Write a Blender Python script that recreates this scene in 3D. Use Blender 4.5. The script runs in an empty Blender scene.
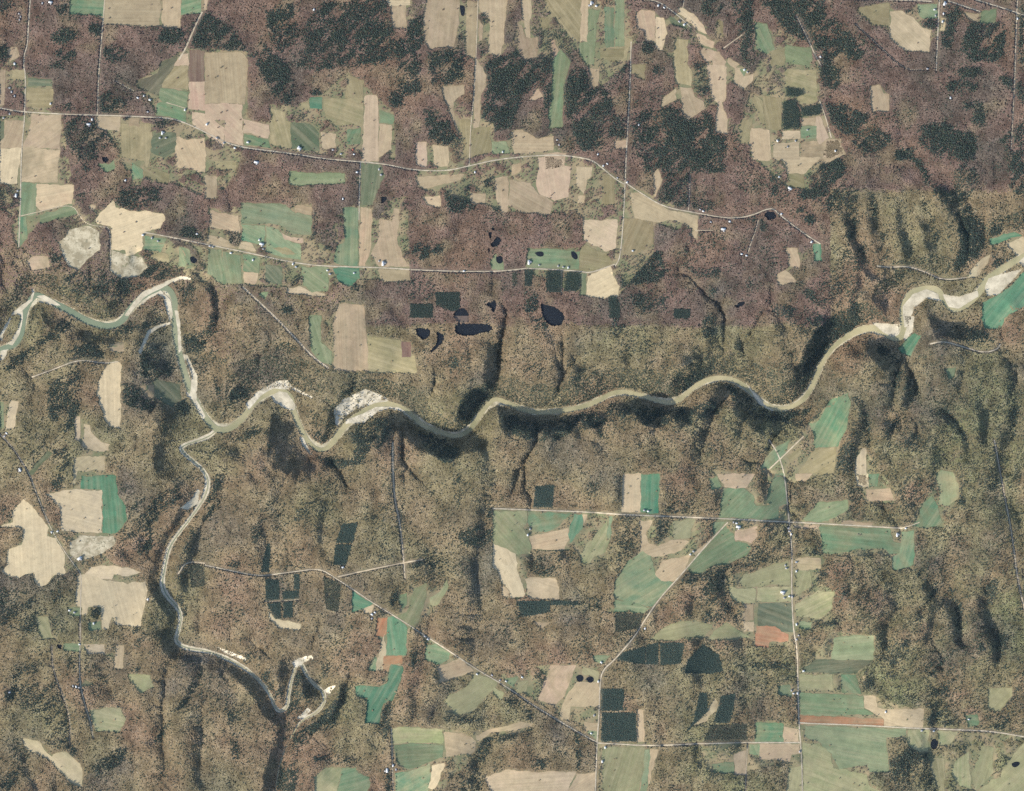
import bpy, math
import numpy as np
from mathutils import Vector
from mathutils.geometry import delaunay_2d_cdt

# outlines traced in enlarged tiles of the picture (column letter, row number); tile_pts() turns them into pixels, wx()/wy() into metres
FIELDS = """
green|A0|352,0 522,0 520,82 440,74 352,70|green field on the top edge, left of the tan field with two pale stripes
tan|A0|530,0 802,0 795,135 690,128 522,120|tan field with two pale cross stripes on the top edge, beside a thin tree line
tan|A0|815,0 905,0 900,138 812,135|plain narrow tan field on the top edge, right of the striped tan field
green|A0|908,0 1010,0 1003,62 905,75|green field in the upper left corner beside the diagonal dirt track
moss|A0|898,258 870,330 812,412 795,478 690,438 684,410 790,370 802,320 850,300|dull green hollow with a curved edge west of the diagonal dirt track
pink|A0|905,282 942,270 944,330 872,330|small pinkish plot at the lower end of the diagonal dirt track
olive|A0|873,332 942,332 938,448 812,433|olive pasture with a slanting left side below the pinkish track plot
green|A0|806,442 938,462 930,543 835,512 797,490|green pasture below the olive one with a slanting left side
green|A0|790,520 830,515 932,550 930,612 850,580 783,576|green pasture cut by a pale lane beside the upper west road
dgreen|A0|145,393 258,400 262,435 140,430|dark green strip along the far west north-south road
olive|A0|140,442 266,448 258,535 135,530|olive field with a sandy right edge in the corner of the far west crossroads
tan|A0|25,600 120,606 116,736 0,738 0,716 25,690|tan field southwest of the far west crossroads with a green corner
straw|A0|0,742 108,742 100,789 85,915 0,918|cream field on the left edge below the tan crossroads field
tan|A0|160,575 308,575 303,745 118,733 150,660|tan field southeast of the far west crossroads
straw|A0|118,738 302,750 292,800 288,912 112,908|cream field with faint plough lines east of the far west road
tan|A0|486,586 604,586 600,658 486,640|small tan plot just below the west road beside the white L shaped barn
olive|A0|606,618 755,622 764,690 748,789 735,850 720,800 598,786|broad olive field south of the west road between two wooded lots
dgreen|A0|770,664 878,668 874,760 820,789 758,760|dull green field around the pale farmyard south of the west road
tan|A0|650,592 698,594 698,636 645,630|tiny tan garden plot on the south side of the west road
tan|A0|0,345 28,350 24,440 22,522 0,526|pale brown strip on the left edge beside the far west road
dgreen|A0|0,602 19,612 18,698 0,712|small green sliver on the left edge below the west road
olive|A0|60,350 120,352 122,400 58,396|small grassy clearing left of the far west north-south road
tan|A0|40,250 85,240 100,280 50,310|bare brown clearing left of the far west road bend
pink|A0|948,410 1024,410 1024,552 945,542|pinkish square field left of the biggest tan field in the upper left
pink|A0|958,560 1024,572 1120,640 1115,735 1010,650 965,618|pinkish field in the angle above the upper west road
brown|A0|948,252 1022,258 1022,405 948,408|dark brown scrubby square left of the biggest tan field in the upper left
tan|A0|880,690 950,700 1024,690 1024,789 1024,860 880,830 876,740|brownish tan field cut by a dark ditch south of the upper west road
tan|B0|5,262 185,268 213,303 205,440 200,520 100,512 0,520|biggest tan field in the upper left with two dark dots in it
pink|B0|0,524 100,518 185,524 186,610 192,725 102,705 102,600 0,590|pinkish tan field below the biggest tan field, crossed by faint tracks
pink|B0|192,598 318,626 314,690 196,664|pinkish field with a slanting top beside brown scrub above the west road
green|B0|200,670 315,700 330,742 200,722|green lawns of the houses along the upper west road
olive|B0|332,545 400,562 402,605 428,614 426,742 327,712|tall olive field just above the upper west road, touching a green one
dgreen|B0|432,612 520,622 568,670 570,755 432,742|dull green field around the big white barn on the upper west road
tan|B0|580,662 655,672 652,738 590,744|small tan patch with a dark pond at its left edge
green|B0|712,652 778,638 774,718 712,718|small green plot beside the long pink strip, above the road
straw|B0|0,0 18,0 10,48 0,50|pale sliver of field on the top edge west of the dark conifer woods
bright|B0|526,490 584,490 584,544 524,540|small vivid green square below a dark clump in the woods
olive|B0|470,520 520,512 520,548 480,546|small olive clearing left of the vivid green square
olive|B0|716,372 794,406 790,490 702,488|olive field with a pointed top beside the long pink strip
olive|B0|594,494 790,494 788,628 645,624 604,582|wide olive field left of the long pink strip
pink|B0|802,482 855,477 862,520 866,789 868,805 786,805 795,600|long pinkish strip running north-south down to the main road
green|B0|872,552 942,576 938,618 872,612|short green field right of the long pink strip
tan|B0|872,622 930,626 930,745 868,789|short tan field with a sandy end right of the long pink strip
tan|B0|928,34 1003,28 1006,140 942,143|tan field at the top with dark trees around it, left of the biggest strip fields
straw|B0|905,0 1024,0 1024,24 922,30|pale sandy ground on the top edge above a tan field
tan|C0|80,0 245,0 240,130 212,243 185,230 98,248 72,205 68,100|wide tan field on the top edge with a ragged lower side
tan|C0|290,0 334,18 325,284 277,280 282,60|tan strip on the top edge along the straight lane
tan|C0|348,0 488,0 468,180 450,280 392,265 400,100 352,52|long tapering tan field on the top edge right of the straight lane
tan|C0|346,100 364,130 358,200 342,208|little tan plot pressed against the right side of the straight lane
pink|C0|552,0 604,0 599,190 582,185 562,90|narrow pale pink strip on the top edge with a bright pointed end
tan|C0|530,115 556,130 580,192 604,194 636,190 628,290 562,294 542,240|tan field shaped like a boot below the pale pink strip
olive|C0|670,0 855,0 850,212 822,205 768,140 722,80 682,50|broad olive field with faint plough stripes on the top edge
tan|C0|858,0 890,0 885,212 853,212|tan strip on the right side of the broad olive top field
olive|C0|650,92 700,95 690,150 655,140|small olive clearing surrounded by dark conifers near the top
green|C0|892,50 948,52 925,150 918,330 882,318 848,272 850,218 888,214|green tapering field below a white farmstead near the top
green|C0|968,42 1015,42 1018,160 1015,235 980,240 972,150|dark green field right of the white farmstead near the top
olive|C0|945,244 1068,240 1060,296 1010,305 950,290|olive patch right of the tapering green field near the top
tan|C0|892,340 944,345 938,428 905,438|small tan clearing at the lower point of the tapering green field
green|C0|712,312 755,252 798,308 764,430 758,636 692,640 708,480|long green corridor between dark conifer woods, curving at its top
tan|C0|706,200 722,205 740,255 715,300|thin tan tongue at the top of the long green corridor
tan|C0|327,290 350,330 380,378 378,430 352,490 344,638 318,640 325,450|hourglass shaped tan strip on the right of the straight lane
tan|C0|160,437 268,430 270,470 215,512 218,590 248,688 202,572 166,470|hook shaped tan clearing left of the straight lane
olive|C0|242,602 298,602 298,789 268,789 265,690|olive strip left of the straight lane where it nears the main road
olive|C0|310,642 403,632 403,758 310,786|squarish olive field right of the straight lane above the main road
tan|C0|505,662 560,650 640,700 716,682 714,750 520,774 514,720|tan field with a notched top above the bend of the main road
green|C0|410,712 478,710 498,768 412,768|green plot with hedges just above the main road
pink|C0|672,770 778,767 770,830 680,845|small pale field just above the main road bend
pink|C0|32,712 84,712 84,789 84,830 32,825|pinkish plot between wood strips above the main road
tan|C0|118,722 190,732 192,789 190,832 118,832|tan plot left of the straight lane just above the main road
tan|C0|590,502 638,442 662,482 625,500|small sandy triangle in the woods left of the long green corridor
green|D0|0,0 44,0 44,180 46,232 0,233|green strip on the top edge left of the straight upper road
olive|D0|48,185 84,202 84,234 50,234|small olive plot touching the straight upper road
olive|D0|0,237 68,240 58,300 0,302|olive plot just left of the straight upper road
tan|D0|106,72 130,52 196,62 200,210 152,204 150,160 112,145|tan field shaped like a boot right of the straight upper road
straw|D0|206,87 240,92 258,170 235,252 202,235|cream leaf shaped field beside the tan boot field
olive|D0|302,197 364,202 360,330 384,370 378,430 302,414 291,300|olive field with a row of trees in it, top middle right
tan|D0|328,437 380,440 402,490 440,512 448,545 366,598 336,560|tan field with a pointed foot below the olive tree row field
tan|D0|304,447 304,500 222,538 242,490|tan wedge left of the pointed foot tan field
olive|D0|86,327 150,327 150,400 112,390 86,365|small olive field beside the straight upper road
straw|D0|316,42 340,45 400,82 440,130 458,170 412,148 352,90 316,70|pale slanting strip beside the diagonal northeast road
tan|D0|402,162 495,212 490,238 432,222|short tan slanting strip above a dark hedge line
tan|D0|440,240 520,262 553,310 548,332 492,328 486,300 452,308 422,262|tan field with a round left end below the dark hedge line
tan|D0|458,318 555,338 550,495 530,512 560,600 560,670 502,658 502,590 518,520 482,480|long narrow-waisted tan field running south
olive|D0|510,102 535,112 540,185 506,165|little olive clearing right of the pale slanting strip
tan|D0|596,342 628,345 640,385 690,372 686,400 640,443 597,420|tan field shaped like a horseshoe around a farm lot
green|D0|624,347 658,347 642,382|small green farm lot inside the horseshoe shaped tan field
tan|D0|566,292 620,322 598,343 562,310|small tan triangle above the horseshoe shaped field
green|D0|697,112 758,122 788,230 798,258 760,268 707,240|green field with a slanting foot between dark conifer blocks
olive|D0|772,262 845,242 848,300 835,330 778,324|olive grass patch left of a wider green meadow
green|D0|852,227 974,242 984,300 965,332 852,310|wide green meadow above the olive field with conifer squares
olive|D0|852,347 1004,352 1004,508 932,524 912,490 944,470 932,448 852,432|olive field with a bright sandy spot, wrapped around a dark conifer square
straw|D0|836,657 920,657 920,694 832,698|cream strip just below the largest dark conifer square
pink|D0|1000,592 1020,585 1065,690 1020,720 1005,680|pale pink field with a slanting right side beside the eastern lane
tan|D0|930,592 998,588 998,628 930,628|small tan plot below the wide dark conifer block
green|D0|930,632 1004,632 1000,690 930,690|green plot with trees below the wide dark conifer block
olive|D0|630,602 690,592 672,720 622,714|olive field with a rounded top left of a larger tan one
tan|D0|682,642 768,652 778,789 770,800 690,800 672,720|tan field right of the olive one with a rounded top
olive|D0|692,472 728,500 748,640 722,600 692,530|thin olive strip left of a long olive pasture in the upper right
olive|D0|737,482 828,492 828,650 755,645|long olive pasture left of the largest dark conifer square
tan|D0|790,720 920,712 920,800 835,800 790,789|tan ground under scattered trees below the cream strip
tan|D0|1030,700 1120,695 1150,770 1080,800 1045,815 930,800 930,720|large tan field with a slanting right side at the eastern lane
dgreen|D0|275,88 358,132 350,144 282,118|dark green farm lot under the diagonal northeast road
pink|D0|0,700 54,702 54,738 0,748|pinkish plot left of the straight upper road
olive|E0|197,42 350,22 350,130 258,124 192,62|olive field at the top right, left of the pale five sided field
straw|E0|356,60 410,57 470,92 510,140 558,152 549,264 422,250 356,195|pale five sided field with a dark gash at the top right
green|E0|490,22 588,22 588,90 545,90 505,82|green plot beside the pale five sided field and the village street
tan|E0|722,62 798,74 788,110 742,95|small tan plot under the diagonal road at the top right
green|E0|812,62 884,47 880,114 802,114|green plot above the conifers at the top right
straw|E0|612,92 630,97 626,158 602,150|pale sandy yard beside the village street at the top right
tan|E0|252,432 304,427 320,470 348,472 344,558 262,560|isolated tan field alone in the brown woods of the upper right
tan|E0|36,702 108,697 120,765 60,789 24,789|tan ground at the lower end of the eastern lane
green|A1|107,126 184,128 180,240 178,278 104,288|tall green field along the right side of the far west road
straw|A1|187,132 368,137 358,228 208,263 183,238|cream field with a brown streak beside the tall green field
green|A1|200,288 358,234 384,280 205,328|slanting green strip below the cream field with a brown streak
green|A1|94,297 133,297 135,400 102,438 90,430|narrow green field tapering at its foot, left of the wooded scarp
green|A1|492,30 512,32 545,36 568,14 575,50 535,70|small green lawn around a round dark pond in the upper left
green|A1|660,25 714,62 714,100 665,108|small green field in the woods right of the round dark pond
olive|A1|722,42 790,62 848,82 838,134 725,92|small olive field with a slanting top in the left upper woods
straw|A1|480,308 520,262 565,212 578,250 700,272 722,266 815,280 824,310 800,353 722,368 706,460 632,488 628,458 560,458 556,340 490,328|big cream T shaped field north of the western river bend
quarry|A1|288,420 330,398 342,362 440,342 494,372 498,458 440,500 390,558 345,540|mottled pale gravel pit with a rounded outline west of the T shaped field
quarry|A1|560,462 625,482 708,500 733,545 688,588 600,598 552,560|mottled pale gravel pit at the foot of the T shaped field
straw|A1|172,492 238,492 254,543 162,558 133,517|small cream field below the west gravel pit beside the river woods
straw|A1|452,234 480,242 470,262 448,248|tiny cream clearing left of the T shaped field
green|A1|725,392 830,404 800,470 722,455|green farm lot at the end of the pale lane right of the T shaped field
green|A1|895,445 948,462 958,548 892,538|green lawn with a dark round pond south of the pale western lane
olive|A1|770,470 838,485 840,520 750,500|pale olive ground between river cliff and the pale western lane
olive|B1|52,17 158,12 154,53 62,50|small olive field south of the upper west road in brown woods
tan|B1|0,92 62,97 54,203 0,198|small tan field in brown woods west of the long green strip
green|B1|422,70 698,80 698,128 520,130 490,140 422,128|long green strip alone in the brown woods with a dark notch at its end
dgreen|B1|784,27 880,40 898,88 860,160 838,233 784,238|dark green field in the southeast corner of the main crossroads
green|B1|184,224 400,237 440,272 532,294 530,385 440,378 400,345 345,328 184,328|largest green field of the western middle, north half
green|B1|184,334 298,338 298,438 256,425 184,410|green square field above the farmstead on the slanting pale road
green|B1|306,342 365,360 398,410 480,442 476,508 400,495 308,468|green field right of the farmstead on the slanting pale road
tan|B1|452,237 532,247 530,285 452,275|small tan notch at the upper right of the largest green field
pink|B1|380,372 430,400 490,404 490,424 402,406|bare pinkish gully at the lower edge of the largest green field
olive|B1|330,450 400,448 465,480 400,478|faint olive strip beside the slanting pale road
tan|B1|30,264 165,290 174,374 26,344|slanting tan field left of the largest green field
tan|B1|15,388 90,402 155,448 12,426|small tan wedge above the slanting pale road
straw|B1|180,425 235,430 255,465 170,452|small sandy plot left of the farmstead on the slanting pale road
green|B1|692,252 762,252 766,400 762,538 672,530 645,518 662,442 702,420|green field with a curved foot left of the tan strip at the crossroads
tan|B1|780,247 830,252 828,440 800,538 772,538 776,400|tan strip south of the dark green crossroads field
tan|B1|876,302 938,322 946,252 968,257 960,430 985,495 1020,540 870,540 832,482 870,400|tan field with a forked top north of the pale road
tan|B1|862,558 1024,562 1024,612 892,620|tan strip on the south side of the pale road
green|B1|16,452 80,464 88,560 82,628 14,578|green field with scattered trees south of the slanting pale road, westmost of the row
green|B1|92,470 178,492 184,624 90,628|green field second from the west in the row below the slanting pale road
green|B1|192,484 274,498 268,575 192,560|green plot with dark trees third in the row below the slanting pale road
tan|B1|196,572 264,577 250,628 198,620|small square tan plot below the row of green plots
dgreen|B1|306,534 384,547 384,628 308,618|dark green rounded field in a loop of trees below the slanting pale road
green|B1|484,544 618,552 610,665 535,670 492,636|large green field with a rounded foot below the slanting pale road
bright|B1|642,553 680,548 768,552 772,600 722,640 672,618|vivid green field at the east end of the row below the slanting pale road
straw|B1|402,652 480,645 500,655 540,672 600,680 598,690 412,672|pale curved strip under the large green field with a rounded foot
green|B1|272,682 314,672 300,708|tiny green pocket in the woods below the row of green fields
tan|B2|655,0 670,-60 790,-55 796,0 806,95 816,275 645,268 645,90|tan field with a rounded top above the river gorge, left of the dark pond
olive|B2|812,102 975,122 982,208 1024,208 1048,200 1050,284 822,282|olive field with a straight bottom edge above the river gorge
brown|B2|985,130 1026,132 1026,204 985,204|dark ploughed square biting into the olive field above the gorge
green|B2|522,0 580,0 575,130 632,180 630,245 612,236 562,208 532,160|green strip with a hooked foot beside the slanting dirt track
pink|C1|642,0 758,0 765,42 803,47 790,193 722,213 650,180 632,130 645,60|pinkish field with bright bare spots south of the main road bend
tan|C1|502,112 600,127 640,184 712,220 698,278 548,270 492,234|tan field with a rounded corner joined to the pinkish bare field
tan|C1|515,32 555,28 545,70 510,90|little tan patch under the main road bend
tan|C1|832,47 908,47 905,90 880,110 868,180 845,150 832,130|tan field shaped like a tooth among dark tree lines
tan|C1|842,190 872,190 868,222 838,222|tiny tan plot at the root of the tooth shaped field
olive|C1|962,82 1022,92 1022,233 956,228|olive field left of the straight road south of the main road
straw|C1|862,312 1035,310 1024,450 980,466 872,408|large cream field left of the straight road in the middle north
olive|C1|872,432 980,478 1012,525 900,570 848,562 852,472|olive field between the cream field and the country lane
straw|C1|888,592 1000,542 1010,585 1045,640 1040,690 980,696 882,686|bare cream field with dark veins below the country lane
green|C1|856,575 878,578 872,685 850,682|thin green strip beside the bare cream field with dark veins
tan|C1|302,174 378,182 374,222 332,232 302,210|small tan clearing beside a dark conifer line
tan|C1|28,95 150,90 270,82 250,110 160,130 90,150 40,140|ragged tan rough ground just below the main road
tan|C1|428,102 488,92 488,268 462,276 430,200|tan rough strip left of the rounded corner tan field
green|C1|588,452 660,455 845,470 840,556 640,545 584,546|grassy compound with two ponds on the pale road
green|C1|405,510 430,480 466,520 465,558 412,556|green lawn around the small pond north of the pale road
tan|C1|60,195 150,190 150,245 100,240|ragged tan clearing left of the triangular conifer block
tan|D1|190,82 215,52 234,110 202,198|narrow tan clearing between woods right of the straight road
tan|D1|68,172 130,182 235,242 285,268 415,292 412,378 372,338 280,308 232,318 130,308 100,298|tan field with a curved upper side below the eastern country road
olive|D1|47,302 130,312 185,322 190,428 122,468 72,488 42,478|olive field under the curved tan one, right of the straight road
tan|D1|372,382 400,362 414,372 410,408|tiny tan plot beside a lane under the eastern country road
tan|D1|832,0 1024,0 960,60 938,80 862,80|tan field with tree specks in the upper right near the dark woods
olive|D1|862,82 942,85 945,148 868,150|olive plot below the tan field with tree specks
tan|D1|852,452 908,452 918,550 872,540|small tan glade in the purple woods of the eastern middle
tan|D1|802,588 850,562 908,618 822,638|small rounded tan glade just below another one in the purple woods
bright|D1|992,432 1024,432 1030,515 995,515|small vivid green field at the end of the eastern country road
straw|E1|858,482 848,505 800,588 745,598 762,560 820,502|cream wedge between wooded slope and the eastern river
straw|E1|937,427 1024,393 1040,480 987,483|cream field on the right edge above the eastern river
bright|E1|856,402 980,372 1016,386 860,433|slim vivid green field above the cream field on the right edge
bright|E1|822,722 880,695 962,642 1024,572 1050,570 1050,730 1024,740 935,790 905,845 890,850 830,850 820,789|largest vivid green field on the right edge south of the eastern river
bright|E2|400,160 440,120 482,86 508,100 475,160 458,205 420,185|small vivid green pocket beside the creek mouth in the east
green|E2|630,265 680,255 670,300 645,315|small dull green clearing in the eastern woods
straw|A2|492,330 530,252 588,227 608,245 600,430 604,460 600,563 550,548 520,500 487,400|cream lens shaped field west of the river's southward reach
straw|A2|422,542 450,547 465,590 510,632 548,642 543,670 480,673 417,650|cream field with a stepped right side below the lens shaped field
straw|A2|380,502 401,502 399,622 380,618|thin cream sliver left of the stepped cream field
straw|A2|372,706 528,702 523,768 388,770 384,789 374,840 368,840|cream rectangle between the stepped field and the square field
straw|A2|56,422 94,427 68,558 27,566|narrow cream field near the left edge with a slanting shape
green|A2|0,427 18,432 18,558 0,575|green sliver on the left edge beside a narrow cream field
dgreen|A2|240,672 264,687 168,789 142,789|slanting dark green strip right of the lower left road
dgreen|A2|775,315 898,342 898,418 862,455 775,400|dull green scrub meadow west of the river's southward reach
tan|A2|550,142 618,132 618,178 562,180|brown clearing above the lens shaped cream field
tan|A2|700,350 765,345 765,400 740,420|small brown clearing right of the lens shaped cream field
green|D2|727,760 762,702 802,662 875,614 850,690 770,762|green field with a pinkish corner beside the slanting pale strip
olive|D2|862,702 922,662 928,690 880,728|small olive patch right of the slanting pale strip
green|E2|0,522 60,422 143,384 154,440 130,570 92,650 -15,658 -25,640 -20,600 -50,540|vivid green triangle pointing up towards the wooded gorge
olive|E2|-25,662 85,660 68,789 -100,789 -40,700|olive field under the vivid green triangle
straw|E2|216,662 229,662 235,789 245,850 190,845 182,789 187,710|tall cream strip in the woods east of the vivid green triangle
straw|A3|120,127 180,182 244,270 236,310 280,322 323,400 323,500 265,508 235,548 202,563 177,530 175,488 130,498 90,523 12,488 42,450 42,377 112,355 125,268 0,263 70,242 70,180|large cream field with star shaped ragged outline on the left edge
straw|A3|232,102 310,84 508,80 511,290 400,288 312,280 307,175 270,130|square cream field left of the vivid green one
bright|A3|410,10 580,10 590,110 628,160 633,230 578,293 517,293 514,78 405,70|vivid green L shaped field around the square cream field
quarry|A3|352,342 400,307 568,312 578,340 550,368 470,408 390,428 357,400|mottled pale bare farmyard slope below the square cream field
straw|A3|428,498 452,467 550,460 640,467 708,490 640,508 570,498 560,525|slim cream field above a tree filled hollow
straw|A3|388,512 420,502 550,532 640,552 660,542 728,537 736,580 714,690 704,758 592,753 562,710 545,768 514,773 512,663 443,660 438,700 412,700 412,660 382,653|broad cream field with notches around a farm lot, lower left
olive|A3|182,717 240,712 255,789 276,825 215,822 195,789|olive field with a green tint in the lower left woods
green|A3|342,667 400,672 400,708 347,700|small green house lot left of the broad notched cream field
green|A3|445,745 500,735 505,775 450,780|small green lot in a notch of the broad cream field
straw|B3|312,682 350,728 400,735 480,750 470,778 380,773 322,720|pale curved bare strip below the conifer blocks
bright|B3|737,587 838,645 800,672 735,688|vivid green wedge under the diagonal southern road
straw|B3|790,676 842,652 832,690 800,694|small pale tip beside the vivid green wedge
red|B3|862,717 913,717 908,789 890,810 850,805|reddish bare field left of the long vivid green strip
bright|B3|916,715 940,712 1008,765 1008,789 1005,900 905,900 912,800|long vivid green strip right of the reddish bare field
green|B3|968,602 1008,592 1006,650 985,680|small green plot above the diagonal southern road near a dark gully
olive|C3|0,652 22,572 84,547 76,620 40,738 0,752 -60,705 -15,690|yellowish olive field in a bend above the diagonal southern road
olive|C3|100,620 150,590 185,530 190,560 140,650 105,650|small olive meadow around dark conifers near the southern road
olive|C3|417,187 583,187 583,240 562,270 588,310 603,375 598,398 532,398 417,342|yellowish green field at the west end of the straight east-west road
green|C3|590,187 800,197 740,258 690,283 612,290 590,240|green field with a tree line biting its corner below the straight east-west road
tan|C3|602,312 700,292 790,272 790,330 770,376 612,372|tan yellowish field below the green one with the tree line
bright|C3|822,202 858,202 862,262 797,343 792,300|vivid green slim field along the dark wooded gully
tan|C3|862,204 884,204 868,258|tiny tan strip between the vivid green slim field and the gully
straw|C3|417,347 530,392 530,460 573,600 560,616 502,616 500,580 456,530 440,480 417,463|long straw field with a stepped left side in the south middle
straw|C3|577,527 612,517 724,522 744,580 744,623 602,618 587,590|straw rectangle below brown woods in the south middle
tan|C3|457,545 493,588 493,613 462,610|tiny tan triangle beside the stepped straw field
olive|C3|852,400 892,340 985,235 998,320 973,388 920,408 900,443 857,438|olive slanting field between two wooded gullies
green|C3|990,212 1010,212 1000,320 987,318|tiny green strip at the top of the olive slanting field
tan|C3|600,732 700,740 655,768|small brown clearing below the dark conifer strip in the south middle
straw|D3|42,0 128,0 126,188 36,188 38,60|straw field with pale stripes left of a vivid green one above the straight road
bright|D3|131,0 219,0 214,193 180,196 128,188|vivid green field above the straight east-west road beside straw stripes
green|D3|542,72 640,72 690,112 700,160 760,160 767,80 802,0 843,0 855,148 815,160 813,222 522,217|large green field with a wooded notch above the straight east-west road
green|D3|468,22 508,12 530,62 482,74|small green plot at the upper left of the wooded notch field
tan|D3|512,0 698,0 652,68 548,63|tan field above the large green field with a wooded notch
tan|D3|122,228 185,232 150,300 165,345 215,362 285,330 368,338 330,378 240,408 190,412 130,390 128,300|pinkish brown field wrapped around an oval wood
olive|D3|290,232 398,228 370,318 292,322|olive field right of the oval wood below the straight road
green|D3|62,440 138,385 175,410 200,500 290,542 182,658 100,640 0,618 0,545|large green pasture with a reddish streak left of the diagonal road
tan|D3|202,500 242,432 378,402 350,468 290,530 232,530|tan field left of the diagonal road with slanting sides
green|D3|0,632 90,642 173,667 143,692 0,688|green strip above dark young trees, left of the diagonal road
red|D3|60,555 95,545 75,590 50,620|small reddish bare streak inside the large green pasture
green|D3|552,262 588,300 598,340 658,350 678,370 650,408 560,448 480,458 430,498 372,488 362,470|large green wedge right of the diagonal road
pink|D3|602,330 602,282 708,262 708,310 680,346|pinkish field at the upper right of the large green wedge
green|D3|492,242 555,238 492,305|tiny green triangle where the diagonal road meets the straight road
tan|D3|395,395 478,318 478,330 400,402|thin tan sliver along the upper diagonal road
olive|D3|642,502 720,482 800,450 862,432 874,548 710,558 652,566 622,540|olive pasture with one lone tree left of the eastern farm road
olive|D3|568,562 620,575 698,572 698,640 622,640 582,618|small olive pasture at the edge of the central southern woods
tan|D3|642,652 690,652 690,728 642,728|brown field beside a dark hedge in the southeast
olive|D3|712,567 878,562 878,636 712,638|pale olive pasture with a white barn at its right side
dgreen|D3|716,647 880,642 888,785 832,785 800,757 716,757|dark green field below the white barn along the eastern farm road
red|D3|706,762 798,762 830,789 862,800 862,832 770,836 765,864 703,860|reddish orange ploughed field, the biggest red one in the southeast
olive|D3|172,828 232,775 330,738 410,732 485,757 455,790 438,812 300,828|yellow green field with a humped top above the dark conifer wedge
olive|D3|492,787 555,742 620,787 678,815 560,822 465,826|small yellow olive field right of the humped green field
pink|D3|890,252 1020,257 1010,270 888,266|thin pinkish strip under the straight road near the eastern junction
tan|D3|902,422 1024,422 1024,470 922,478|tan field right of the eastern farm road above an olive one
olive|D3|907,482 973,487 978,560 907,606|olive field right of the eastern farm road beside a dark wood strip
olive|D3|902,652 1012,582 1090,590 1068,680 1024,718 902,708|olive field with a slanting top right of the eastern farm road
green|D3|922,738 980,738 975,770 925,770|tiny green lot right of the eastern farm road
tan|D3|902,0 985,0 945,38 902,30|small tan plot right of the farm road above the straight road
tan|D3|640,735 690,738 690,785 645,785|small olive brown corner below the brown field with a hedge
green|E3|0,142 140,132 138,178 42,233 -10,238 -80,232 -20,160|green field with a slanting foot above the eastern end of the straight road
straw|E3|188,0 243,0 243,60 192,48|cream plot in the eastern woods above the pinkish cream square
green|E3|247,0 298,0 288,60 250,60|small green plot right of a cream one in the eastern woods
tan|E3|237,77 350,72 373,130 242,133|pinkish cream square in the eastern woods
olive|E3|582,0 605,-20 660,-10 690,50 690,120 640,158 592,150 603,90|yellow olive upper half of the winding field at the east end
green|E3|500,222 507,150 560,112 588,160 613,238 540,266 465,258|vivid green lower half of the winding field at the east end
green|E3|0,264 348,274 368,340 403,347 408,390 350,398 330,373 200,368 60,400 20,390 15,330|broad green field below the east end of the straight road
green|E3|410,290 468,282 468,450 440,463 372,478 362,420 402,392|green field with yellow edges at the farm where the straight road ends
tan|E3|112,232 268,242 258,256 112,250|thin tan verge above the straight road near its east end
green|A4|322,52 400,47 400,88 322,84|small green lot beside a dark pond in the lower left
straw|A4|422,54 523,57 523,103 442,100|small straw field right of the lower left lane
tan|A4|582,62 618,62 608,178 572,173|small upright tan plot in the lower left
olive|A4|452,382 598,372 628,430 600,488 482,490|olive field dotted with bushes in the lower left
lime|A4|645,205 750,212 768,268 705,298 660,240|ragged olive clearing dotted with bushes in the lower left woods
straw|A4|117,527 200,542 240,602 262,618 285,600 330,592 400,652 414,700 408,768 352,738 292,680 240,622 132,570|pale straw valley meadow shaped like a long comma in the lower left
olive|A4|425,225 470,255 410,265|small olive garden by the lower left houses
green|B4|818,188 848,118 854,122 850,188|small green triangle left of a pale strip in the south
straw|B4|872,115 893,20 900,0 903,100 890,183 856,184|narrow pale strip left of the long vivid green strip
red|B4|896,116 983,116 983,152 928,154 915,188 892,184|small red soil plot at the foot of the long vivid green strip
bright|B4|752,267 868,272 895,258 918,238 932,157 984,164 988,190 940,328 890,350 865,453 797,448 815,322 757,310|vivid green forked field shaped like a boot in the south
olive|B4|547,717 606,672 680,672 655,800 547,800|olive field on the bottom edge left of a vivid green one
green|B4|686,674 754,672 764,702 818,722 826,750 798,800 660,800|vivid green field on the bottom edge with a ragged right side
olive|B4|940,477 1024,472 1185,482 1188,545 1024,545 945,552|yellow olive field right of the southern track
green|B4|950,560 1024,552 1188,562 1184,618 1024,678 960,650|green field with a wooded ditch along its foot, right of the southern track
green|B4|952,702 1024,690 1124,652 1128,700 1114,800 948,800|vivid green field on the bottom edge right of the southern track
straw|C4|112,662 180,652 150,720 112,778 92,770 108,710|straw tongue right of the vivid green bottom field
green|C4|82,62 130,52 198,100 192,128 140,153 72,128|green field under the diagonal southern road at its upper end
tan|C4|140,170 250,124 318,187 240,213 152,248|tan rough field under the diagonal southern road
olive|C4|172,340 192,312 280,272 330,202 438,242 428,265 300,398 222,403|yellow green slanting rectangle under the diagonal southern road
tan|C4|332,510 400,482 550,442 618,452 600,468 400,498 340,543|long tan wedge pointing right in the southern woods
tan|C4|172,492 270,502 328,540 320,598 180,616|tan rough ground right of the southern green fields
straw|C4|377,722 480,682 600,692 828,692 782,800 410,800|wide straw field on the bottom edge with a curved right side
tan|C4|790,800 835,702 925,697 920,800|tan field on the bottom edge left of the southern crossroads road
tan|C4|757,430 752,390 790,302 832,247 943,247 943,368 802,363 792,438|tan field below two round ponds left of a dark conifer square
tan|C4|642,332 700,162 828,162 770,310 720,358|rough tan strip between two dark tree belts
tan|C4|872,442 938,447 937,488 885,486 872,500|small tan plot above the southern crossroads
green|C4|882,492 934,492 934,532|small green triangle in the corner of the southern crossroads
green|C4|912,112 998,112 960,150 922,140|green lawn by the bend where the diagonal road turns south
olive|C4|862,162 940,192 942,240 925,242 910,210 860,200|pale olive plot with the right hand round pond
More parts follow.
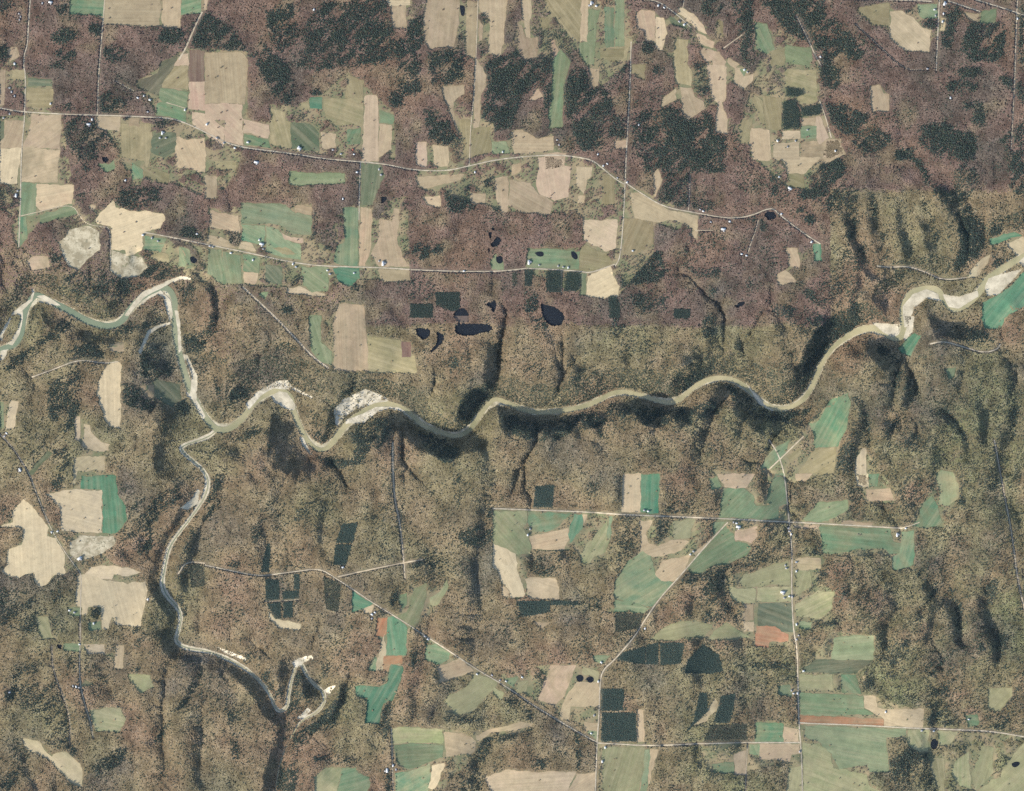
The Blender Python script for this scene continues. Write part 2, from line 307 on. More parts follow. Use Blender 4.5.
olive|C4|420,272 470,300 455,330 415,300|small olive plot under the houses on the diagonal southern road
green|C4|472,232 540,217 512,268|green garden among houses on the diagonal southern road
olive|C4|540,250 590,240 575,300 530,285|small olive plot above the diagonal southern road beside dark strips
straw|D4|500,322 513,380 460,430 392,460 450,400|pale sandy gully between two dark conifer blocks
green|D4|702,447 838,452 838,540 702,540|green square above the bottom east-west road
tan|D4|842,467 914,482 914,540 842,540|tan plot right of the green square above the bottom road
green|D4|672,557 718,553 718,608 672,600|small green lot below the bottom east-west road
tan|D4|722,553 920,553 925,598 880,602 870,638 722,628|tan field below the bottom road left of its crossing
green|D4|482,652 588,642 588,698 492,698|green field in the bottom woods left of a pale strip
straw|D4|597,602 653,584 650,703 597,703|upright straw field below the bottom east-west road
green|D4|152,582 170,582 155,800 122,800|slim green strip on the bottom edge
olive|D4|-60,568 0,568 148,574 130,680 118,800 -60,800|broad olive field on the bottom edge right of the southern road
olive|D4|870,672 928,662 930,800 850,800|olive field on the bottom edge left of the farm road
tan|D4|175,580 215,580 170,760 165,700|narrow tan strip beside the slim green strip
green|D4|812,262 868,257 880,318 812,300|small green clearing left of the farm road
tan|D4|112,380 140,385 145,540 110,540|narrow brown strip beside the larger dark conifer square
green|E4|76,22 132,15 268,17 268,130 62,128|green field at the top of the striped stack of fields in the southeast
dgreen|E4|-88,192 -25,134 268,134 187,198 70,200|dark green field second from the top of the striped stack in the southeast
olive|E4|-95,207 62,208 70,280 -95,288|olive field left of a small wood in the striped stack
green|E4|110,207 180,208 208,303 115,294|small green field right of a small wood in the striped stack
green|E4|-95,298 218,312 222,380 268,402 -20,410 -95,400|long green field in the striped stack above the red strip
red|E4|-95,408 318,428 318,460 -95,450|long red strip along the eastern country road in the striped stack
straw|E4|222,312 278,317 288,370 330,382 520,377 513,468 326,461 326,430 292,408 228,370|pale straw field with a stepped left end at the east end of the red strip
green|E4|-70,463 430,478 430,508 332,518 345,688 252,690 240,650 100,678 65,600 0,540 -70,512|big streaky green field below the eastern country road
olive|E4|-78,545 0,550 58,605 68,675 235,705 248,762 325,800 -78,800|rough scrubby field on the bottom edge below the big streaky green field
olive|E4|447,480 548,483 540,590 500,590 442,560|olive field below the eastern country road beside a dark pond
olive|E4|592,487 690,492 650,550 602,558|small olive triangle right of a dark pond below the eastern country road
olive|E4|812,562 868,572 860,700 780,789 762,700 790,640|olive meadow between two wooded ribs in the lower right corner
olive|E4|682,640 748,592 754,778 702,758 664,700|olive meadow with a straight right fence in the lower right
olive|E4|572,622 624,627 624,800 602,800 555,660|narrow olive meadow left of a wooded rib in the lower right
olive|E4|935,650 1024,545 1050,545 1050,800 775,800 862,730 905,720|largest olive meadow in the lower right corner, around a dark pond
olive|E4|842,272 958,272 960,310 900,390 842,370|olive clearing in the woods above the eastern country road
green|E4|728,410 785,405 795,455 740,470|bright green house lawn in the woods above the eastern country road
"""
STANDS = """
D0|850,440 935,450 942,475 900,486 850,485|dark conifer block biting into the olive field with a sandy spot
D0|835,512 890,500 920,550 920,645 832,650|largest dark conifer square in the upper right, above a cream strip
D0|927,540 1024,522 1024,575 932,585|wide dark conifer block above the pinkish tan field in the upper right
C1|677,565 758,565 754,673 682,668|left one of two dark conifer squares below the pale road
C1|772,575 848,570 844,663 767,668|right one of two dark conifer squares below the pale road
C1|572,560 612,560 609,640 572,640|narrow upright conifer block just below the pale road
C1|511,570 535,570 535,640 512,640|thin sparse conifer patch in brown woods below the pale road
C1|127,670 250,670 250,750 215,768 132,735|dark conifer square touching a blue pond at its lower right
C1|0,727 115,727 115,800 0,800|dark conifer square with a pale gap at its lower middle
C1|992,692 1024,688 1048,725 1048,800 992,800|dark conifer square below the bare cream field
D1|292,752 378,752 374,800 292,800|small dark conifer square alone in the purple woods
A3|945,462 985,446 1024,470 1024,560 955,570|greenish conifer patch in woods beside the western creek valley
B3|302,525 372,525 372,628 302,633|large upper left square of the conifer plot group below the southern lane
B3|387,585 470,580 470,620 387,628|wide low block in the conifer plot group below the southern lane
B3|445,500 475,500 475,575 445,577|narrow upright block in the conifer plot group below the southern lane
B3|307,647 380,640 380,725 350,725|lower left block of the conifer plot group with a cut off corner
B3|390,640 440,635 440,715 390,717|lower right square of the conifer plot group below the southern lane
B3|685,250 765,240 740,345 655,345|upper half of the slanting conifer stand above the southern lane
B3|652,352 735,350 705,455 642,455|lower half of the slanting conifer stand above the southern lane
B3|290,430 312,345 328,345 322,490 280,490|slim conifer stand touching the southern lane from above
B3|590,505 680,545 668,690 605,672|sparse greenish conifer stand below the southern lane
C3|625,60 720,52 713,168 617,168|dark conifer rectangle above the west end of the straight east-west road
C3|530,632 700,632 700,690 560,713|dark conifer stand below the straw rectangle in the south middle
C3|705,632 840,635 840,655 705,655|thin dark conifer strip below the straw rectangle in the south middle
D3|0,692 142,702 118,770 0,789|grey green young conifer stand left of the diagonal road
D4|0,118 30,98 152,62 152,155 100,150 0,130|pointed left third of the conifer wedge under the humped green field
D4|156,60 215,45 215,158 156,156|middle third of the conifer wedge under the humped green field
D4|224,45 345,45 330,150 224,160|right third of the conifer wedge under the humped green field
D4|345,200 360,130 440,55 515,100 540,190 480,202|rounded conifer stand right of the dark conifer wedge
D4|420,290 460,300 460,390 410,440 370,480 350,490 390,440|curved conifer stand left of the pale sandy gully
D4|530,310 600,300 590,380 572,448 490,445|dark conifer stand right of the pale sandy gully
D4|472,456 660,450 660,535 440,540|sparse conifer block right above the bottom east-west road
C4|955,275 1068,275 1066,385 955,388|upper dark conifer square beside the southern crossroads road
C4|955,395 1130,395 1130,540 955,542|largest dark conifer square in the corner of the southern crossroads
"""
CONIFERS = """
A0|e 480,150 28,28|.95
A0|e 15,270 35,40|.9
A0|e 320,180 70,40|.5
A0|e 330,275 50,25|.8
A0|e 275,330 40,18|.7
A0|e 575,270 70,40|.5
A0|p 790,140 900,140 930,190 890,230 800,210|.85
A0|p 960,120 1024,80 1024,260 970,240|.85
A0|p 495,480 560,460 640,500 620,570 500,570|.55
A0|p 320,580 480,590 480,789 400,800 320,700|.5
A0|e 625,610 25,22|.8
A0|e 915,690 45,30|.9
A0|e 820,615 60,20|.8
A0|e 350,540 20,18|.8
A0|e 140,620 18,50|.7
A0|e 300,45 28,25|.95
A0|e 20,30 50,40|.5
A0|p 500,660 600,660 590,720 480,760|.4
A0|e 770,770 30,18|.6
B0|p 0,60 160,160 200,240 180,260 0,250 -20,200|.8
B0|p 180,240 300,220 420,340 440,470 430,545 340,470 270,330|.8
B0|p 300,60 420,30 480,160 560,60 750,0 900,0 950,180 960,260 880,320 740,330 520,360 440,330 330,210|.5
B0|e 620,70 60,60|.8
B0|e 400,60 50,40|.7
B0|p 400,500 450,530 600,640 560,650 480,600|.85
B0|e 560,465 32,18|.95
B0|e 560,640 25,30|.7
B0|e 960,500 40,40|.6
B0|e 980,250 40,60|.5
C0|p -10,80 60,90 70,230 40,280 -20,300|.75
C0|p 90,260 260,250 270,380 200,420 110,420|.6
C0|p -60,250 40,280 60,460 -60,480|.5
C0|p 350,220 400,290 460,280 540,250 600,300 700,280 720,420 700,500 690,600 660,470 640,440 560,470 530,560 500,650 410,650 350,600 390,440 370,330|.7
C0|e 680,230 70,70|.85
C0|p 700,150 760,180 830,320 800,330 740,220|.9
C0|p 610,150 690,150 720,300 620,300|.7
C0|p 810,340 870,340 900,430 990,450 1010,560 960,580 960,740 860,760 810,640 780,580 765,450|.88
C0|p 940,600 1024,590 1024,680 960,680|.85
C0|p 60,540 140,540 260,700 240,740 100,700|.55
C0|e 500,715 22,35|.9
C0|e 380,120 16,70|.5
C0|e 960,330 25,40|.6
C0|e 250,150 18,60|.6
D0|e 480,35 55,45|.7
D0|p 590,0 680,0 690,150 660,280 640,330 620,200|.75
D0|p 720,0 1024,0 1024,230 960,200 900,190 820,110 770,60|.8
D0|e 160,240 24,24|.98
D0|p 390,300 460,330 480,420 500,520 460,560 440,480 390,440|.75
D0|p 70,580 260,530 330,560 370,612 470,560 500,680 560,690 545,789 545,860 150,860 80,690|.72
D0|p -20,560 50,600 50,690 -20,680|.8
D0|e 25,340 30,50|.6
D0|e 220,350 30,30|.5
D0|e 790,470 40,35|.6
D0|e 800,720 30,30|.7
D0|e 880,725 50,18|.9
D0|e 960,655 35,22|.7
E0|p -40,0 70,0 100,130 160,180 180,230 60,300 40,450 -40,240|.8
E0|e 165,265 50,35|.9
E0|e 75,390 30,60|.7
E0|p 30,520 130,530 220,560 260,600 130,670 60,600|.8
E0|p 170,640 300,640 380,700 300,760 140,780|.45
E0|p 780,110 930,110 925,250 880,310 760,300 700,260 720,180|.8
E0|e 640,180 40,60|.8
E0|e 660,80 40,55|.75
E0|e 455,65 26,14|.95
E0|e 545,120 40,28|.8
E0|e 620,340 35,18|.8
E0|e 765,365 80,20|.85
E0|e 710,435 80,30|.75
E0|e 760,530 55,22|.75
E0|p 490,620 640,620 780,680 770,800 600,800 500,700|.7
E0|p 380,740 480,740 470,800 380,800|.6
E0|p 870,360 980,400 1024,430 1024,520 960,450|.7
E0|e 800,590 35,40|.6
E0|p 900,700 1024,600 1024,789 940,789|.5
E0|p 1000,0 1024,0 1024,330 990,300|.5
A1|e 430,50 18,18|.9
A1|p 600,150 800,150 800,220 680,260 580,240|.6
A1|e 940,380 48,32|.95
A1|e 870,485 22,42|.9
A1|p 245,450 300,470 320,560 260,560|.8
A1|p 320,590 500,540 560,600 650,600 630,680 450,720 340,640|.6
A1|e 770,570 90,35|.7
A1|e 940,680 40,60|.6
A1|e 770,430 40,40|.6
A1|p 0,140 80,140 80,280 0,260|.4
A1|e 1000,395 20,14|.8
B1|e 895,525 30,18|.95
B1|e 600,460 45,25|.8
B1|p 385,540 470,540 470,640 390,640|.6
B1|p 540,250 550,250 550,430 535,430|.9
B1|e 340,500 50,10|.7
B1|e 130,480 30,18|.6
B1|e 750,640 16,24|.9
B1|p 970,260 1024,260 1024,480 980,470|.55
B1|e 410,760 30,22|.8
B1|e 440,255 10,14|.95
B1|e 680,110 25,14|.6
B1|e 130,400 60,30|.4
C1|p 175,170 270,110 300,120 300,200 325,250 200,270|.85
C1|p 370,90 400,90 445,260 420,275 370,170|.85
C1|e 60,460 40,45|.85
C1|e 140,465 26,28|.8
C1|p 0,590 120,590 120,720 0,720|.3
C1|e 600,720 40,60|.55
C1|p 800,50 830,60 830,150 800,150|.8
C1|p 890,100 950,60 950,230 890,210|.5
C1|e 745,488 50,10|.8
C1|e 850,350 10,15|.9
C1|e 90,160 10,10|.5
D1|p 80,490 230,470 260,560 200,630 100,620 30,650 30,560|.75
D1|p 320,520 400,540 530,560 520,600 440,600 370,560|.8
D1|p 290,0 380,0 380,250 310,250 210,210 250,100|.7
D1|e 480,20 70,40|.6
D1|p 130,0 290,0 260,60 180,40|.7
D1|e 440,240 60,30|.5
D1|e 690,330 45,40|.5
D1|e 735,350 22,25|.8
D1|p 950,40 1024,20 1024,150 960,140|.85
D1|e 930,260 22,20|.8
D1|e 970,310 25,22|.8
D1|e 960,180 55,28|.7
D1|p 900,590 1024,700 1024,760 960,700|.7
D1|e 680,640 20,40|.6
D1|p 760,720 900,750 900,789 800,789|.7
D1|e 485,680 18,30|.7
D1|e 800,100 25,100|.6
D1|p 30,670 260,680 260,760 40,770|.45
D1|p 800,780 1024,780 1024,900 900,860|.4
E1|e 40,90 95,110|.75
E1|e 60,100 40,60|.6
E1|p 470,0 520,0 560,130 700,180 640,200 540,140|.6
E1|e 730,120 70,90|.65
E1|p 560,160 720,180 780,280 840,350 810,480 720,590 680,560 700,440 680,300 600,220|.75
E1|p 870,430 940,430 980,490 880,560|.6
E1|e 330,440 28,90|.35
E1|p 120,420 220,440 260,540 200,600 110,520|.35
E1|e 150,320 45,90|.6
E1|p 230,170 270,170 310,330 350,480 320,500 280,330|.35
E1|p 500,190 540,200 610,360 600,500 570,400|.35
E1|p 0,160 200,160 180,260 60,280 0,240|.55
E1|p 940,0 1024,0 1024,190 960,180|.7
E1|e 890,40 25,18|.9
E1|e 880,360 30,25|.8
E1|p 0,560 180,560 200,789 60,789 0,720|.35
A2|e 400,185 130,45|.7
A2|p 240,330 400,260 420,340 370,560 290,620 240,480|.5
A2|e 905,460 40,40|.9
A2|p 700,170 800,150 880,220 860,300 720,310|.65
A2|e 310,710 50,60|.8
A2|p 620,330 700,370 780,460 700,470 620,430|.65
A2|p 0,250 180,130 340,0 400,20 240,150 40,290|.65
A2|p 500,60 700,20 860,20 700,70 560,110|.6
A2|p 910,100 1024,70 1024,170 930,180|.8
A2|p 940,210 980,220 1024,290 1000,330 950,260|.6
B2|p 100,350 200,350 230,400 120,430|.6
B2|p 560,700 780,720 900,560 930,520 820,500 700,600 760,650 720,750 620,770|.75
B2|p 60,590 240,560 330,540 320,570 160,620|.7
B2|p 0,710 60,640 100,640 40,700|.7
B2|p 700,380 780,310 860,340 760,370|.6
B2|p 480,570 560,640 620,610 560,560|.6
C2|p 20,570 120,600 240,650 240,740 160,720 60,640|.75
C2|p 250,400 330,370 400,340 430,380 350,430 280,560 250,460|.7
C2|p 470,480 560,520 700,530 920,480 1024,430 1024,520 900,560 700,630 560,620 480,560|.85
C2|p 590,0 680,0 680,70 600,60|.5
C2|e 440,160 25,110|.5
C2|e 210,230 25,60|.55
C2|p 780,220 880,220 860,330 800,320|.4
C2|p 930,480 980,600 940,600 910,500|.7
D2|p -20,450 200,460 380,470 500,410 540,480 380,540 180,540 -20,520|.85
D2|p 560,340 640,380 760,470 940,480 1024,430 1024,520 860,540 700,510 600,430|.85
D2|p 350,300 460,250 520,200 520,250 420,330 340,390|.7
D2|p 930,340 960,180 1010,110 1024,260 970,360 930,420|.75
D2|p 380,560 520,560 500,789 400,789|.35
D2|e 470,60 35,70|.6
D2|e 10,60 30,50|.5
D2|e 330,0 40,15|.8
D2|e 935,680 15,20|.9
D2|p 960,0 1024,0 1024,110 990,110|.7
E2|p -20,0 230,0 130,130 40,200 -20,260|.75
E2|p 250,90 330,150 420,240 380,260 300,180|.7
E2|p 370,260 420,270 390,370 360,360|.7
E2|p 440,310 500,330 500,400 440,480 360,570 340,660 320,600 400,480|.7
E2|p 560,470 640,460 750,610 740,660 660,560|.55
E2|p 930,210 1000,330 1000,500 960,640 940,440|.55
E2|e 770,280 30,40|.6
E2|p 150,400 200,400 260,520 260,640 240,640 230,540|.5
E2|e 470,640 60,50|.5
E2|p 560,50 800,50 880,120 700,140|.35
E2|p 60,700 180,560 200,640 140,789 60,789|.5
A3|p 0,160 70,180 60,240 0,250|.5
A3|e 290,40 35,40|.8
A3|p 610,150 800,100 880,60 920,110 830,180 680,330 600,310|.4
A3|p 680,270 760,260 770,380 680,410|.6
A3|p 960,260 1000,300 920,450 900,600 940,720 890,640 880,480 930,320|.65
A3|p 250,510 320,510 320,640 250,640|.5
A3|e 570,512 14,14|.9
A3|e 630,535 25,14|.8
A3|p 0,560 180,560 300,789 0,789|.35
A3|p 440,665 510,665 508,720 450,720|.6
A3|e 530,550 30,12|.3
B3|p 10,0 90,0 70,150 0,240|.65
B3|p 330,140 400,130 390,210 270,240|.45
B3|p 480,130 570,110 540,210 440,260|.35
B3|e 260,300 25,50|.55
B3|p 960,560 1000,570 950,650 915,650|.7
B3|p 950,90 970,160 1000,250 1000,400 985,400|.7
B3|e 850,420 60,25|.35
B3|e 880,690 30,20|.6
B3|e 140,455 40,15|.6
C3|e 320,310 90,55|.65
C3|e 130,590 35,35|.85
C3|e 590,265 35,28|.8
C3|p 450,215 520,195 530,180 545,190 500,222|.6
C3|p 390,170 415,170 430,330 390,330|.75
C3|p 700,285 790,220 815,200 815,230 730,290|.85
C3|p 780,385 880,290 930,200 900,200 870,260 790,350|.8
C3|p 215,0 260,0 260,180 220,160|.5
C3|e 110,450 110,35|.45
C3|p 540,460 580,580 570,590 545,520|.7
C3|e 800,640 40,10|.6
C3|p 640,400 760,390 740,520 600,510|.35
C3|p 860,600 960,610 960,700 850,700|.4
C3|p 40,730 90,580 110,600 60,740|.7
C3|p 520,630 540,650 560,730 540,720|.7
C3|p 860,80 940,0 970,40 900,140|.4
D3|p 180,240 270,225 285,330 240,355 170,340|.4
D3|p 250,170 300,140 320,200 260,205|.8
D3|p 250,400 330,380 400,330 480,240 510,230 480,310 360,400|.6
D3|p 0,210 110,210 130,330 60,440 0,540|.35
D3|p 350,500 480,470 640,430 700,350 720,240 810,250 820,330 760,440 600,500 540,600 620,680 630,770 560,680 480,780 420,740|.4
D3|e 590,250 25,20|.7
D3|e 150,170 30,12|.6
D3|e 850,310 20,40|.7
D3|e 890,470 22,30|.7
D3|p 985,480 1024,480 1024,580 900,650 900,630 980,570|.7
D3|p 985,360 1024,360 1024,410 985,405|.9
D3|p 960,740 1024,735 1024,770 960,765|.85
D3|e 375,490 14,12|.8
D3|e 345,515 14,25|.8
D3|p 698,580 712,580 708,760 695,760|.7
D3|p 620,565 700,560 700,572 625,572|.8
D3|e 85,648 8,8|.98
D3|e 155,680 14,14|.95
D3|e 775,543 8,8|.98
E3|p 700,0 720,0 720,180 690,150|.7
E3|p 590,150 625,140 640,180 620,240 600,200|.6
E3|p 0,480 50,490 40,510 0,515|.9
E3|p 0,330 30,340 30,400 0,410|.8
E3|p 60,730 130,540 150,540 100,690 60,760 0,750|.6
E3|p 600,440 640,470 700,620 740,740 690,789 660,620|.6
E3|p 820,560 880,510 890,580 860,680 820,640|.6
E3|e 500,740 25,60|.5
E3|e 850,40 60,45|.45
E3|p 930,160 1000,480 1024,640 1024,700 970,500|.4
E3|p 380,0 560,0 500,120 440,200 380,150|.35
E3|p 500,430 620,430 640,560 560,620 480,560|.4
A4|e 700,20 40,50|.5
A4|p 80,160 200,150 120,260 60,340 20,340|.5
A4|p 80,260 300,240 340,420 340,580 250,560 230,420 100,380|.35
A4|p 330,100 370,110 390,200 340,190|.5
A4|e 360,590 20,40|.8
A4|p 460,660 560,600 640,560 620,640 500,710|.5
A4|p 760,560 940,290 1024,160 1024,200 950,310 800,540|.6
A4|p 410,50 560,290 630,440 620,440 545,280|.8
A4|p 330,330 360,450 358,560 345,560|.8
A4|e 680,180 25,18|.7
A4|p 0,740 60,680 120,680 60,789 0,789|.4
B4|p 430,260 460,180 490,200 530,260 520,360 440,410 400,420|.65
B4|p 600,360 690,270 700,400 640,470 520,510 470,480 580,420|.7
B4|p 400,590 450,490 520,520 470,620 450,789 350,789 370,700|.6
B4|e 605,200 28,55|.6
B4|p 270,200 310,170 350,220 340,300 300,260|.6
B4|e 360,310 25,30|.6
B4|p 70,240 160,420 170,620 140,650 120,450|.4
B4|p 870,470 900,360 940,340 920,480 890,540|.75
B4|e 630,630 90,18|.6
B4|p 900,700 935,700 930,789 900,789|.8
B4|p 140,80 280,120 280,200 180,130|.5
B4|p 800,190 830,120 850,130 810,190|.7
C4|p 370,500 500,500 600,470 620,480 520,520 420,540 380,600 340,690 380,720 330,789 350,650 330,600|.65
C4|p 640,170 695,150 690,210 640,335 610,330|.75
C4|p 830,150 855,150 800,300 770,325 770,290 820,210|.75
C4|p 195,98 245,122 235,130 200,128|.98
C4|p 380,195 470,235 465,250 380,205|.8
C4|p 505,270 540,220 550,230 515,278|.9
C4|p 20,80 60,60 40,150 0,220 0,130|.6
C4|p 470,305 590,350 530,380 470,345|.5
C4|p 560,380 640,370 635,450 600,470|.45
C4|e 250,430 90,20|.5
C4|e 640,650 50,30|.6
C4|p 825,500 850,500 850,680 835,680|.6
C4|p 180,640 340,620 370,789 200,789|.4
C4|e 960,650 20,28|.7
C4|e 800,390 15,30|.6
C4|e 920,390 20,30|.6
C4|e 200,395 8,8|.8
D4|e 760,165 90,22|.8
D4|e 860,165 18,18|.8
D4|e 880,275 12,22|.9
D4|e 930,240 12,30|.8
D4|p 405,560 430,560 430,725 410,725|.6
D4|p 390,570 410,560 410,640 390,640|.6
D4|e 960,390 35,25|.6
D4|e 905,620 25,20|.5
D4|e 140,640 12,25|.7
D4|e 560,590 60,20|.35
E4|e 240,250 25,35|.7
E4|p 320,20 460,10 440,120 340,210 300,180|.45
E4|p 480,170 700,60 730,200 620,330 560,330|.4
E4|e 640,290 16,40|.75
E4|e 665,240 16,25|.75
E4|e 800,60 16,30|.7
E4|p 870,0 940,0 940,190 900,190|.55
E4|p 540,340 660,340 650,470 540,470|.55
E4|p 345,600 500,560 590,700 590,789 380,789 345,700|.6
E4|e 470,590 40,35|.6
E4|e 525,620 28,40|.9
E4|e 915,300 14,28|.8
E4|p 960,260 1020,260 1000,340 920,480 860,480|.5
E4|e 760,415 16,18|.7
E4|p 60,230 100,230 130,290 70,290|.5
E4|p 870,590 900,590 880,730 860,720|.6
E4|p 0,20 60,30 40,120 0,110|.3
E4|e 350,130 60,100|.4
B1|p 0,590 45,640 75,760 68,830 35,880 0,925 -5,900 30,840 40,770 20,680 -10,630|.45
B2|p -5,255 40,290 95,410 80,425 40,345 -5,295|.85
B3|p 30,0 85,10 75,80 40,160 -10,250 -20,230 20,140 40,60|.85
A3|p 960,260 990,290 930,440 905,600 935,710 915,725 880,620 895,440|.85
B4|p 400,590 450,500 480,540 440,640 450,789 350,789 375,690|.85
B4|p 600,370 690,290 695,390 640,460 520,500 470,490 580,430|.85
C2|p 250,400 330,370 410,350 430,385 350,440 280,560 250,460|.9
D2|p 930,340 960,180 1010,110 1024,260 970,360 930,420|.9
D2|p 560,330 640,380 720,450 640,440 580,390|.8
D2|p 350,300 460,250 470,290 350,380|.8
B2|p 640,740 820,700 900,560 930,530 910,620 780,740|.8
"""  # some patches, notably the last, added along scarps and gorge walls to deepen shade
PONDS = """
C0|248,28 276,30 272,84 254,80|dark teal pond between two tan fields on the top edge
A1|510,0 525,-8 542,0 545,18 528,28 512,18|round dark pond in a small green lawn in the upper left
A1|950,495 968,490 984,502 984,522 966,528 950,516|round dark pond in a green lawn by the pale western lane
B1|880,195 895,190 912,200 908,214 892,224 880,235|small black pond right of the dark green crossroads field
C1|398,432 420,410 438,388 448,398 460,415 440,440 412,450|largest of the small black ponds strung along the brook
C1|392,372 405,366 412,385 408,402 394,400|narrow black pond above the largest one on the brook
C1|407,352 420,348 426,360 416,366|topmost tiny black pond on the brook
C1|388,456 398,450 402,468 394,484|tiny black pond below the largest one on the brook
C1|430,494 445,486 466,498 464,522 446,530 430,518|round teal pond in the green lawn north of the pale road
C1|622,474 645,466 668,470 668,492 640,494|oval black pond at the left side of the grassy compound
C1|804,468 818,464 838,484 838,506 824,508 806,494|slanting black pond at the right side of the grassy compound
C1|364,730 398,722 430,704 432,750 418,778 404,748|black pond with three arms alone in the brown woods
C1|652,728 690,737 726,745 764,768 776,800 764,820 750,838 700,840 680,820 660,780|large blue black pond on the seam of brown and olive woods
C1|224,768 248,750 270,748 292,768 298,800 298,824 236,822 212,790|blue black pond below the dark conifer square
C2|236,36 390,38 410,52 414,72 388,80 350,84 330,98 240,100 220,70|wide greyish pond on the seam between purple and olive woods
C2|25,62 60,58 104,66 98,100 70,122 40,106|black pond right of the olive field above the gorge
C2|132,78 158,84 172,100 168,124 150,148 108,184 100,176 138,132|crooked black pond beside another one above the gorge
D1|746,276 780,262 806,284 800,305 772,314 746,296|black pond at the bend of the eastern country road
D1|596,738 634,710 656,724 610,756|small slanting dark pond in the purple woods
A4|286,58 300,52 314,62 312,76 298,80 286,70|small dark pond beside a green lot in the lower left
C4|828,218 842,206 860,210 868,226 858,242 838,244|left one of two round dark ponds
C4|880,224 896,214 914,218 920,232 908,248 888,246|right one of two round dark ponds
E4|556,542 568,526 586,528 594,548 588,576 566,582 554,566|blue pond below the eastern country road
E4|958,648 980,638 1000,642 998,656 978,670 960,664|oval black pond in the lower right meadow
"""
ROADS = """
road|1.25|A0|155,-20 145,110 138,235 122,270 120,340 130,370 125,560 122,620 115,680 108,789 105,920 104,1000 100,1080 95,1235
road|1.3|A0|-60,530 0,540 60,552 125,560 250,568 400,575 490,576 620,580 800,588 870,595 940,620 1024,660 1125,712 1225,740 1355,755 1505,775 1625,795 1810,810 1925,820 2052,850 2230,856 2330,833 2470,800 2580,787 2680,778 2800,775 2900,788 2960,802 3020,850 3080,900 3118,920
path|1.1|A0|525,0 515,130 505,250 495,370 488,575
path|1.5|A0|1012,60 985,110 960,170 930,240 895,300
path|.7|A0|580,405 640,440 672,456
path|.7|A0|832,513 932,543
road|1.1|B1|778,18 772,150 770,310
road|1.3|A1|722,372 800,385 1024,430 1225,470 1425,515 1555,535 1665,542 1795,545 1945,550 2048,558 2250,566 2380,567 2500,566 2630,552
road|1.3|C1|580,552 700,556 850,566 900,576 1024,530
road|1.1|D1|80,-580 75,-370 65,-190 55,0 50,130 42,300 26,500 0,540
road|1.2|D1|60,130 120,170 240,245 380,270 540,300 620,300 690,285 750,258 790,252 822,285 880,330 960,390 1024,430
path|.7|D1|375,80 372,180 366,262
path|.8|D1|715,310 700,370 680,420 664,475
path|.6|D1|400,362 490,362
path|.8|C0|340,0 330,300 318,500 302,640 298,800 295,830
road|1.2|D0|-60,-20 0,-10 200,-5 310,75 380,140
path|.9|D0|345,0 338,42
path|.8|D0|540,243 635,175
path|1.2|D0|905,80 960,190 1000,280 1030,330
path|1.0|E0|0,500 30,580 60,690
road|1.2|E0|120,-4 350,0 560,8
road|1.3|E0|640,5 720,32 805,60
road|1.3|E0|780,0 900,35 1060,90
road|1.2|E0|600,-10 590,200 584,355
path|1.1|E0|990,-10 985,100 975,430
path|.7|E0|975,430 965,620 958,750
path|.7|A1|105,290 200,268 360,228 400,290 430,330 520,345 553,350 552,560
path|1.7|B1|190,645 350,792 480,930 540,995 618,1050
road|1.2|E1|288,540 360,546 450,540 540,570 620,610 742,596
road|1.3|E2|550,140 620,125 720,155 820,185 890,167 905,140
road|1.1|A2|160,305 280,262 400,215 520,238 590,228
road|0.9|A2|-20,570 20,610 70,660 150,789 180,870 250,1050 320,1170 380,1250 410,1290 405,1395 404,1590 402,1650 401,1765 405,1845 430,1945 455,2025 466,2105
path|.8|A3|355,420 460,345
path|1.1|A3|890,500 930,436 1024,446
road|1.2|B3|0,455 100,475 230,503 300,507 440,488 575,470 640,510 740,575 850,650 950,710 1024,755 1105,810 1225,885 1355,975 1505,1060 1625,1145 1765,1230 1875,1295 1960,1340
path|1.2|B3|665,512 830,475 980,445 1090,425
path|1.4|B3|938,-160 940,0 948,130 976,250 990,400 1000,520
road|1.4|C3|412,172 620,180 900,190 1025,200 1265,210 1455,218 1625,225 1895,240 2045,247 2245,258 2455,270
path|.9|E3|410,270 460,255 500,240
road|1.3|D3|562,240 440,370 340,490 220,620 140,740 105,800 -5,930 -55,970 -75,1020 -80,1195 -90,1340
road|1.2|C4|935,545 930,650 925,800
road|1.3|D3|770,-170 810,-110 835,-40 848,20 858,120 870,240 885,400 880,560 890,789 905,850 912,980 915,1235 930,1395 935,1600
path|1.2|D2|942,600 850,690 770,766
road|1.3|C4|935,548 1025,552 1195,562 1425,550 1645,545 1945,545
road|1.4|D4|920,446 1019,452 1219,459 1469,472 1719,482 1869,488 2060,518
path|.6|D4|660,560 652,710 650,789
path|1.1|E3|870,-170 885,-100 900,-20 940,200 970,400 985,520 1024,680 1050,760
path|.7|B4|932,470 940,800
path|.6|A4|262,60 265,180 330,340 355,450 350,560
path|.5|E0|180,120 330,260 430,350 520,350
path|.6|B3|297,636 380,634 470,626
path|.5|C1|758,565 756,675
"""
